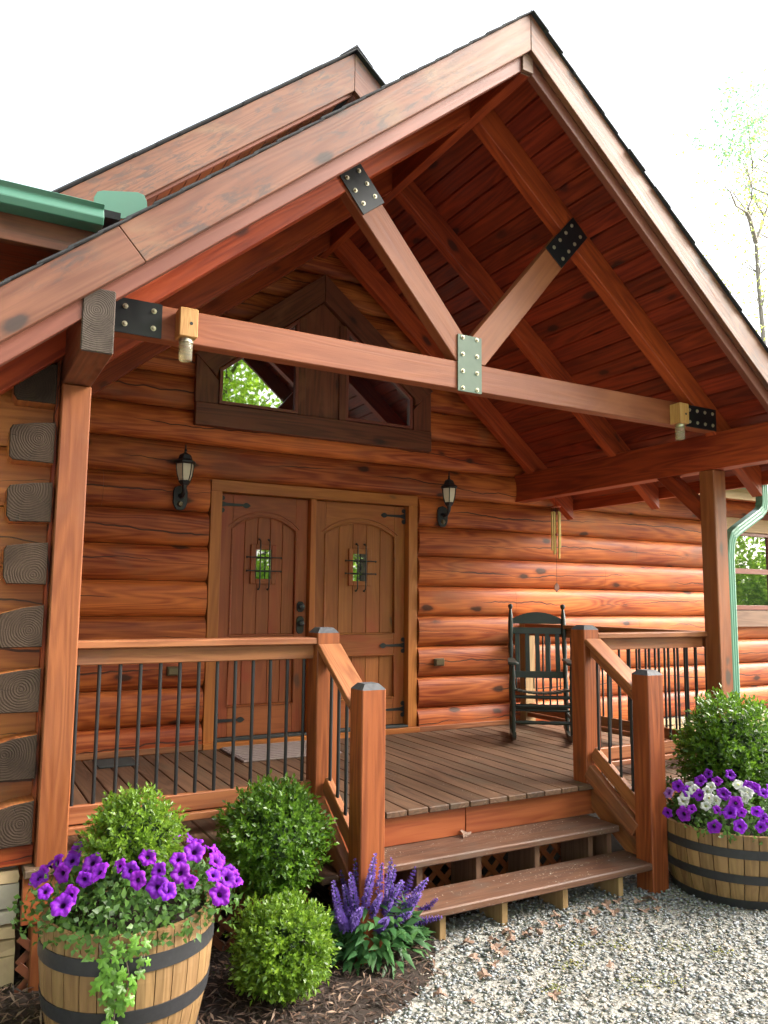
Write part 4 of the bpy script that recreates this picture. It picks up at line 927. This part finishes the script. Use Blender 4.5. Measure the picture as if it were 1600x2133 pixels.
mound(t, (2.5, -3.02, -.14), (.455, .455, .29), 3800, PETL, (.022, .042), .02); flowers(t, RP, (2.5, -3.02, -.15), FP); flowers(t, RW, (2.5, -3.02, -.15), FW); flowers(t, [(2.073, -2.905, .039)], (2.5, -3.02, -.15), FL)
def shrub(name, label, c, r, n, mat, lsz=.022, sq=1.0, base=None, lump=.09):
    base = base if base is not None else c[2]-r*.9
    t = thing(name, label, 'shrub', (c[0], c[1], base))
    v = unit(rng.normal(0, 1, (n, 3))); ph = rng.uniform(0, 6.28, 6)
    lu = 1+lump*(np.sin(4*v[:, 0]*1.7+ph[0])*np.sin(5*v[:, 1]+ph[1])+np.sin(6*v[:, 2]+ph[2])*.6)
    rad = (rng.uniform(.70, 1.0, n)**.6*lu+rng.exponential(.045, n))[:, None]
    S = np.array(c)+v*rad*r*np.array([1, 1, sq])
    ax = unit(v+rng.normal(0, .38, (n, 3))+np.array([0, 0, .28])); K = 9; Ls = rng.uniform(1.4, 2.4, (n, 1, 1))*lsz
    k = np.arange(K); f = (k/(K-1))[None, :, None]
    a = unit(np.cross(ax, rng.normal(0, 1, (n, 3)))); b = np.cross(ax, a); th = (k*2.4)[None, :, None]
    side = a[:, None]*np.cos(th)+b[:, None]*np.sin(th)
    P = (S[:, None]-ax[:, None]*Ls*.6+ax[:, None]*f*Ls*1.4).reshape(-1, 3); open_ = (1.1-f*.75)
    D = unit(ax[:, None]*.75+side*open_).reshape(-1, 3); N = unit(ax[:, None]-side*.5).reshape(-1, 3)
    lv = (lsz*rng.uniform(.75, 1.15, len(P)))
    o = link('foliage', leaves('foliage', P, D, N, lv, lv*.5, mat, .2, .12), Matrix(), t); o['kind'] = 'stuff'
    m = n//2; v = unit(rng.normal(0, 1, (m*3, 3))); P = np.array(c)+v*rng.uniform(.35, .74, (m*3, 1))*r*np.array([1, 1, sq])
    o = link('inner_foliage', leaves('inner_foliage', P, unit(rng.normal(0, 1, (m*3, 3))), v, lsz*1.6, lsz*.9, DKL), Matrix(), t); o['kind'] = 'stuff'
    bm = bmesh.new(); tubebm(bm, [(c[0], c[1], base), (c[0]+.01, c[1], base+r*.4), (c[0], c[1]+.01, c[2])], [.02, .016, .01], 7)
    for q in range(7):
        a = q*.9; tubebm(bm, [(c[0], c[1], base+r*.3), (c[0]+r*.35*math.cos(a), c[1]+r*.35*math.sin(a), c[2]-r*.1), (c[0]+r*.6*math.cos(a), c[1]+r*.6*math.sin(a), c[2]+r*.25*sq)], [.009, .006, .003], 5)
    link('stem', finish(bm, 'stem', BARK, True), Matrix(), t)
shrub('boxwood', 'round clipped boxwood ball in the mulch at the front of the bed', (-.49, -2.985, -.318), .182, 1150, BOXY, .026, .97, ZG)
shrub('boxwood', 'taller loose boxwood bush behind the clipped ball, against the railing', (-.415, -2.66, .055), .230, 1050, BOX, .030, .98, ZG)
shrub('boxwood', 'yellow green boxwood growing from the middle of the left barrel', (-1.15, -3.0, .235), .158, 640, BOXY, .025, .98, -.08)
shrub('boxwood', 'dark green boxwood rising from the right barrel', (2.62, -2.92, .26), .28, 1000, BOX, .037, 1.05, -.12)
# ivy trailing from the left barrel
iv = thing('ivy', 'light green ivy trailing down the front of the left barrel', 'ivy', (-1.28, -3.28, -.05))
def leaf_shape(name, mat, lobes, size):
    bm = bmesh.new(); n = 22; c = bm.verts.new((0, 0, size*.05)); ring = []
    for k in range(n):
        a = 2*math.pi*k/n; r = size*(.50+.50*abs(math.cos(lobes*a/2))**1.5)*(1.15 if abs(a) < .3 or abs(a-2*math.pi) < .3 else 1)
        ring.append(bm.verts.new((r*math.cos(a)*.55+size*.1, r*math.sin(a)*.5, -abs(math.sin(a))*size*.06-size*.1*math.cos(a)**2)))
    for k in range(n): bm.faces.new((c, ring[k], ring[(k+1) % n]))
    return finish(bm, name, mat, True)
IVS = [leaf_shape('ivy_leaf', leafmat('ivy_leaf_tone', [tuple(c*q for c in (.115, .26, .028))]*3, .4), 5, .047) for q in (.7, 1.0, 1.35)]
def ivy_strand(a0, a1, z0, z1, n, spread):
    pts = []
    for i in range(n):
        u = i/(n-1); a = a0+(a1-a0)*u+.05*math.sin(7*u+a0); z = z0+(z1-z0)*u
        rr = .262+(.318-.262)*max(0, min(1, (z-ZG)/.515))+.028*math.sin(math.pi*min(1, .9*(z-ZG)/.515))+.02
        pts.append(Vector((BL[0]+rr*math.cos(a), BL[1]+rr*math.sin(a), z)))
    tube('stem', iv, pts, .0025, BARK, 5)
    for i, p in enumerate(pts):
        out = Vector((p.x-BL[0], p.y-BL[1], 0)).normalized(); tang = Vector((-out.y, out.x, 0))
        for s in (-1, 1):
            if random.random() < .12: continue
            q = p+tang*s*random.uniform(.008, spread)+out*random.uniform(.002, .022)+Vector((0, 0, random.uniform(-.015, .015)))
            n_ = (out+Vector((random.gauss(0, .3), random.gauss(0, .3), .35+random.gauss(0, .2)))).normalized(); down = (tang*s*.7-Vector((0, 0, 1))).normalized()
            x = (down-n_*down.dot(n_)).normalized(); y = n_.cross(x); M = Matrix((x, y, n_)).transposed().to_4x4(); sc = random.uniform(.65, 1.1); M.translation = q
            link('ivy_leaf', random.choice(IVS), M @ Matrix.Diagonal((sc, sc, sc, 1)), iv)
ivy_strand(R(252), R(246), -.04, -.50, 18, .018); ivy_strand(R(260), R(252), -.03, -.33, 11, .022); ivy_strand(R(244), R(246), -.03, -.20, 6, .025); ivy_strand(R(268), R(260), -.02, -.20, 7, .022)
# salvia
sv_ = thing('salvia', 'violet flowered salvia clump beside the left lower newel', 'flowers', (.07, -2.80, ZG))
n = 420; a = rng.uniform(0, 6.28, n); q_ = rng.uniform(0, 1, n); rr = .23*np.sqrt(q_)
P = np.stack([.075+rr*np.cos(a), -2.80+.8*rr*np.sin(a), ZG+.03+rng.uniform(0, 1, n)*.26*(1-q_*.75)], 1)
el = rng.uniform(-.35, .9, n)
D = np.stack([np.cos(a)*np.cos(el), np.sin(a)*np.cos(el), np.sin(el)], 1)+rng.normal(0, .25, (n, 3)); N = np.stack([np.cos(a)*.5, np.sin(a)*.5, np.ones(n)*.8], 1)+rng.normal(0, .25, (n, 3))
o = link('foliage', leaves('foliage', P, D, N, rng.uniform(.07, .12, n), rng.uniform(.026, .042, n), SALL, .12, .28), Matrix(), sv_); o['kind'] = 'stuff'
SV = [(-0.059, -2.78, -0.034), (-0.083, -2.676, -0.114), (-0.225, -2.885, -0.081), (-0.013, -2.778, -0.072), (0.071, -2.677, -0.064), (-0.007, -2.886, 0.01), (0.083, -2.776, 0.003), (0.101, -2.679, -0.211), (0.101, -2.887, -0.058), (0.218, -2.774, -0.185), (0.341, -2.68, -0.158), (0.283, -2.887, -0.146), (0.414, -2.772, -0.296), (0.166, -2.681, -0.189), (-0.139, -2.888, -0.053), (-0.03, -2.77, -0.133), (-0.058, -2.682, -0.186), (0.189, -2.889, -0.284), (.02, -2.9, -.17), (.13, -2.9, -.13), (-.1, -2.93, -.2), (.04, -2.93, -.27), (.24, -2.9, -.2), (.3, -2.8, -.25), (-.15, -2.85, -.12), (.16, -2.75, -.07), (.05, -2.85, -.05), (-.03, -2.9, -.08), (-.2, -2.9, -.2), (.36, -2.9, -.33)]
for tip in SV:
    base = Vector((.07+(tip[0]-.07)*.5+random.gauss(0, .03), -2.8+random.gauss(0, .02), ZG+.05)); tp = Vector(tip)+Vector((0, -.06, -.02)); ctrl = base.lerp(tp, .45)+Vector((0, 0, .05))
    q = [base.lerp(ctrl, u).lerp(ctrl.lerp(tp, u), u) for u in [i/10 for i in range(11)]]
    tube('stem', sv_, q, [.003]*6+[.002]*5, PETL, 5)
    L = min(.25, (tp-base).length*.6); ax = (tp-q[-4]).normalized(); m = 260
    u = rng.uniform(0, 1, m); ang = rng.uniform(0, 6.28, m); rr = (.0155*(1-u)**.6+.004); a1 = np.array(ax.cross(Vector((1, .2, 0))).normalized()); b1 = np.cross(np.array(ax), a1)
    whorl = np.round(u*11)/11+rng.normal(0, .012, m); side = a1*np.cos(ang)[:, None]+b1*np.sin(ang)[:, None]
    P = np.array(tp)-np.array(ax)*L*(1-whorl)[:, None]+side*rr[:, None]*.4
    o = link('flower_spike', leaves('flower_spike', P, side*.9+np.array(ax)*.7+rng.normal(0, .2, (m, 3)), np.array(ax)+side*.2, rr*1.1+.004, rr*.6+.003, SALV, .3, .2), Matrix(), sv_)
# ------------------------------------------------------------------ dry leaves
def dry_leaf_mesh(seed):
    r_ = random.Random(seed); bm = bmesh.new(); n = 20; c = bm.verts.new((0, 0, .004)); ring = []
    for k in range(n):
        a = 2*math.pi*k/n; r = .036*(.55+.45*abs(math.cos(2.5*a))**.8)*r_.uniform(.8, 1.15)
        ring.append(bm.verts.new((r*1.25*math.cos(a), r*math.sin(a), .012*math.sin(2*a+seed)*r/.03+r_.uniform(0, .009))))
    for k in range(n): bm.faces.new((c, ring[k], ring[(k+1) % n]))
    return finish(bm, 'fallen_leaf', DRY)
DL = [dry_leaf_mesh(s) for s in range(5)]
LP = [(.46, -3.09), (.6, -3.11), (.75, -3.0), (.91, -2.95), (1.04, -2.92), (1.09, -2.98), (1.24, -2.99), (1.25, -3.1), (1.64, -2.88), (1.74, -2.93), (1.82, -2.95), (1.2, -3.17), (.52, -3.17), (.42, -3.24), (.12, -3.30), (.52, -2.95), (1.65, -3.05), (.57, -3.57), (1.51, -2.98), (.68, -2.96), (.8, -2.91), (.86, -2.99), (.97, -3.02), (1.15, -2.9), (1.32, -2.95), (1.4, -2.92), (.99, -3.45), (1.75, -3.05), (1.55, -2.9), (.64, -3.04), (.2, -3.42)]
for i, (x, y) in enumerate(LP):
    M = Matrix.Translation((x+random.gauss(0, .012), y+random.gauss(0, .012), ZG+.016)) @ Euler((random.gauss(0, .25), random.gauss(0, .25), random.uniform(0, 6))).to_matrix().to_4x4() @ Matrix.Diagonal((random.uniform(.6, 1.05),)*3+(1,))
    link('fallen_leaf', DL[i % 5], M, None, 'curled dry brown leaf lying on the gravel below the steps', 'leaf', 'fallen leaves on the gravel')
link('fallen_leaf', DL[2], Matrix.Translation((.93, -2.34, -.188)) @ Euler((.9, .1, .4)).to_matrix().to_4x4(), None, 'curled dry leaf resting on the upper step against the riser', 'leaf')
# wood crumbs and petals blown onto the treads
n = 330; P = np.concatenate([np.stack([rng.uniform(.1, 1.9, n), rng.uniform(-2.58, -2.33, n), np.full(n, -.199)], 1), np.stack([rng.uniform(.5, 1.95, n), rng.uniform(-2.84, -2.61, n), np.full(n, -.3555)], 1), np.stack([rng.uniform(.2, 1.9, n//3), rng.uniform(-2.3, -1.0, n//3), np.full(n//3, .0012)], 1)])
P = P[(np.sin(P[:, 0]*5.3+1)+np.sin(P[:, 1]*23)+rng.normal(0, .8, len(P))) > .1]; m = len(P); a = rng.uniform(0, 6.28, m)
LIT = islandmat('litter_flakes', [(.55, .48, .40), (.45, .38, .30), (.62, .58, .52), (.30, .22, .16)], .8)
o = link('step_litter', leaves('step_litter', P, np.stack([np.cos(a), np.sin(a), np.zeros(m)], 1), np.tile([0, 0, 1.], (m, 1)), rng.uniform(.006, .02, m), rng.uniform(.002, .005, m), LIT, .2, 0)); o['kind'] = 'stuff'; o['label'] = 'pale seed husks and flakes scattered over the steps'

# ------------------------------------------------------------------ trees
def crown(par, centers, n, size, mat, name='crown'):
    Ps = []
    for cx, cy, cz, r in centers:
        k = max(8, int(n*r**2/sum(q[3]**2 for q in centers))); v = unit(rng.normal(0, 1, (k, 3))); Ps.append(np.array([cx, cy, cz])+v*r*rng.uniform(.35, 1.05, (k, 1))*np.array([1, 1, .8]))
    P = np.concatenate(Ps); m = len(P)
    return link(name, leaves(name, P, rng.normal(0, 1, (m, 3)), rng.normal(0, 1, (m, 3))+np.array([0, 0, 1.]), size*rng.uniform(.7, 1.3, m), size*.6, mat), Matrix(), par)
def grove_tree(x, y, h, r, label):
    t = thing('broadleaf_tree', label, 'tree', (x, y, ZG), 0, 'trees across the drive')
    bm = bmesh.new(); tubebm(bm, [(x, y, ZG-.2), (x+.1, y, ZG+h*.3), (x-.1, y+.1, h*.6), (x, y, h*.95)], [.25, .19, .13, .04], 9); cs = []
    for k in range(13):
        a = k*2.4; z = h*(.22+.055*k); q = (x+r*.62*math.cos(a)*(1.1-.05*k), y+r*.62*math.sin(a)*(1.1-.05*k), z+.8)
        tubebm(bm, [(x, y, z-.4), ((x+q[0])/2, (y+q[1])/2, z+.1), q], [.09, .06, .02], 6); cs.append((*q, r*random.uniform(.42, .60)))
    cs.append((x, y, h*.95, r*.5)); link('trunk', finish(bm, 'trunk', BARK, True), Matrix(), t)
    o = crown(t, cs, 9500, .23, TREEL)
sides = ['added far left to block light', 'left', 'middle', 'right of the middle', 'right', 'far right', 'beyond the corner', 'second row', 'added left of the drive to block light', 'added beside the wing to block light', 'behind the wing', 'nearest the porch']
for i, (x, y, h, r) in enumerate(((-7.5, -14, 12, 3.6), (2.5, -20, 9, 3.2), (6, -19, 11, 3.3), (10, -16.5, 10, 3.2), (14.5, -15, 11, 3.4), (18.5, -12.5, 10, 3.2), (24, -11, 11, 3.4), (4, -24, 12, 3.6), (-8.5, -8, 12, 3.6), (-8.5, -4.0, 12, 3.4))):  # three left trees added unseen to block light; the rest mirror in windows
    grove_tree(x, y, h, r, 'tall green tree out of view, '+sides[i])
where = ['first', 'second', 'third', 'fourth', 'fifth', 'sixth']
for i, (x, y, r) in enumerate(((5.5, -15.5, 1.9), (8.2, -17, 2.0), (11.5, -18.5, 2.2), (19.5, -9, 2.0), (23.5, -14, 2.4), (27, -12, 2.4))):
    t = thing('thicket_bush', 'bright green bush under the mirrored trees, '+where[i]+' from the drive', 'bush', (x, y, ZG), 0, 'bushes across the drive')
    crown(t, [(x+random.uniform(-1, 1)*r*.6, y+random.uniform(-.6, .6)*r, ZG+r*(.45+.2*k), r*.75) for k in range(5)], 6000, .19, TREEL, 'foliage')
def twig_tree(label, lines, leafpts, mat, lsz, cat='tree'):
    t = thing('spring_tree', label, cat, lines[0][0][0], 0, 'trees beyond the roof')
    bm = bmesh.new()
    for pts, r0, r1 in lines: tubebm(bm, pts, [r0+(r1-r0)*i/(len(pts)-1) for i in range(len(pts))], 6)
    link('trunk', finish(bm, 'trunk', PALEB, True), Matrix(), t); m = len(leafpts)
    o = link('crown', leaves('crown', leafpts, rng.normal(0, 1, (m, 3)), rng.normal(0, 1, (m, 3)), lsz*rng.uniform(.6, 1.3, m), lsz*.6, mat), Matrix(), t)
L1 = [([(20.6, 9, ZG), (20.6, 9, 6), (20.44, 9, 9.7), (20.32, 9, 11.5), (20.295, 9, 12.84)], .10, .06), ([(20.295, 9, 12.84), (19.74, 8.8, 13.44), (19.6, 8.8, 13.6)], .08, .06), ([(19.6, 8.8, 13.6), (18.82, 8.6, 13.52), (18.3, 8.4, 13.75), (17.93, 8.4, 13.9)], .04, .012), ([(19.6, 8.8, 13.6), (20.02, 8.9, 14.16), (20.1, 8.9, 14.9), (20.3, 9, 15.6)], .05, .012), ([(20.295, 9, 12.84), (20.97, 9.2, 13.75), (21.6, 9.4, 14.6)], .07, .02), ([(20.3, 9, 12.6), (21.3, 9.1, 13.1), (22, 9.2, 13.3)], .05, .015), ([(18.82, 8.6, 13.52), (18.6, 8.5, 14.2)], .015, .006), ([(19.0, 8.6, 13.5), (18.6, 8.4, 13.0), (18.3, 8.3, 12.9)], .015, .006)]
for k in range(26):
    base = Vector(random.choice([(19.8, 8.8, 13.5), (20.1, 8.9, 14.6), (21.2, 9.3, 14.1), (18.6, 8.5, 13.6), (20.4, 9, 10.6), (20.4, 9, 11.8), (20.45, 9, 9.0), (20.3, 9, 15.3)])); e = base+Vector((random.gauss(0, .8), random.gauss(0, .5), random.gauss(.45, .5)))
    L1.append(([tuple(base), tuple(base.lerp(e, .5)+Vector((0, 0, .12))), tuple(e)], .022, .008))
pts = np.array([p for l in L1[1:] for p in l[0]]); lp = pts[rng.integers(0, len(pts), 520)]+rng.normal(0, .38, (520, 3)); lp2 = np.stack([rng.normal(20.2, 1.1, 420), rng.normal(9, .8, 420), rng.uniform(7, 11.5, 420)], 1); lp3 = np.stack([rng.uniform(16.5, 22, 900), rng.normal(9, 1, 900), rng.uniform(8, 15.5, 900)], 1); lp3 = lp3[np.sin(lp3[:, 0]*2.1)+np.sin(lp3[:, 2]*1.7)+rng.normal(0, .5, 900) > .2]
twig_tree('thin branched tree with sparse spring leaves right of the porch roof', L1, np.concatenate([lp, lp2, lp3]), TWIGL, .13)
L2 = [([(26.2, 11, ZG), (26.2, 11, 10), (25.6, 11, 16), (25.2, 11, 20.5)], .28, .05)]
for k in range(14): 
    z = 14.5+.42*k; L2.append(([(25.6, 11, z), (24.4-.09*(14-k), 10.8, z+.1), (23.4-.1*(14-k), 10.6, z-.1)], .05, .012))
cl = []
for k in range(26):
    c_ = np.array([22.5+random.gauss(0, .9), 10.8+random.gauss(0, .6), 18.3+random.gauss(0, .9)]); cl.append(c_+rng.normal(0, .28, (60, 3)))
twig_tree('blue green tree top showing above the bare branches', L2, np.concatenate(cl), TWIGB, .16)
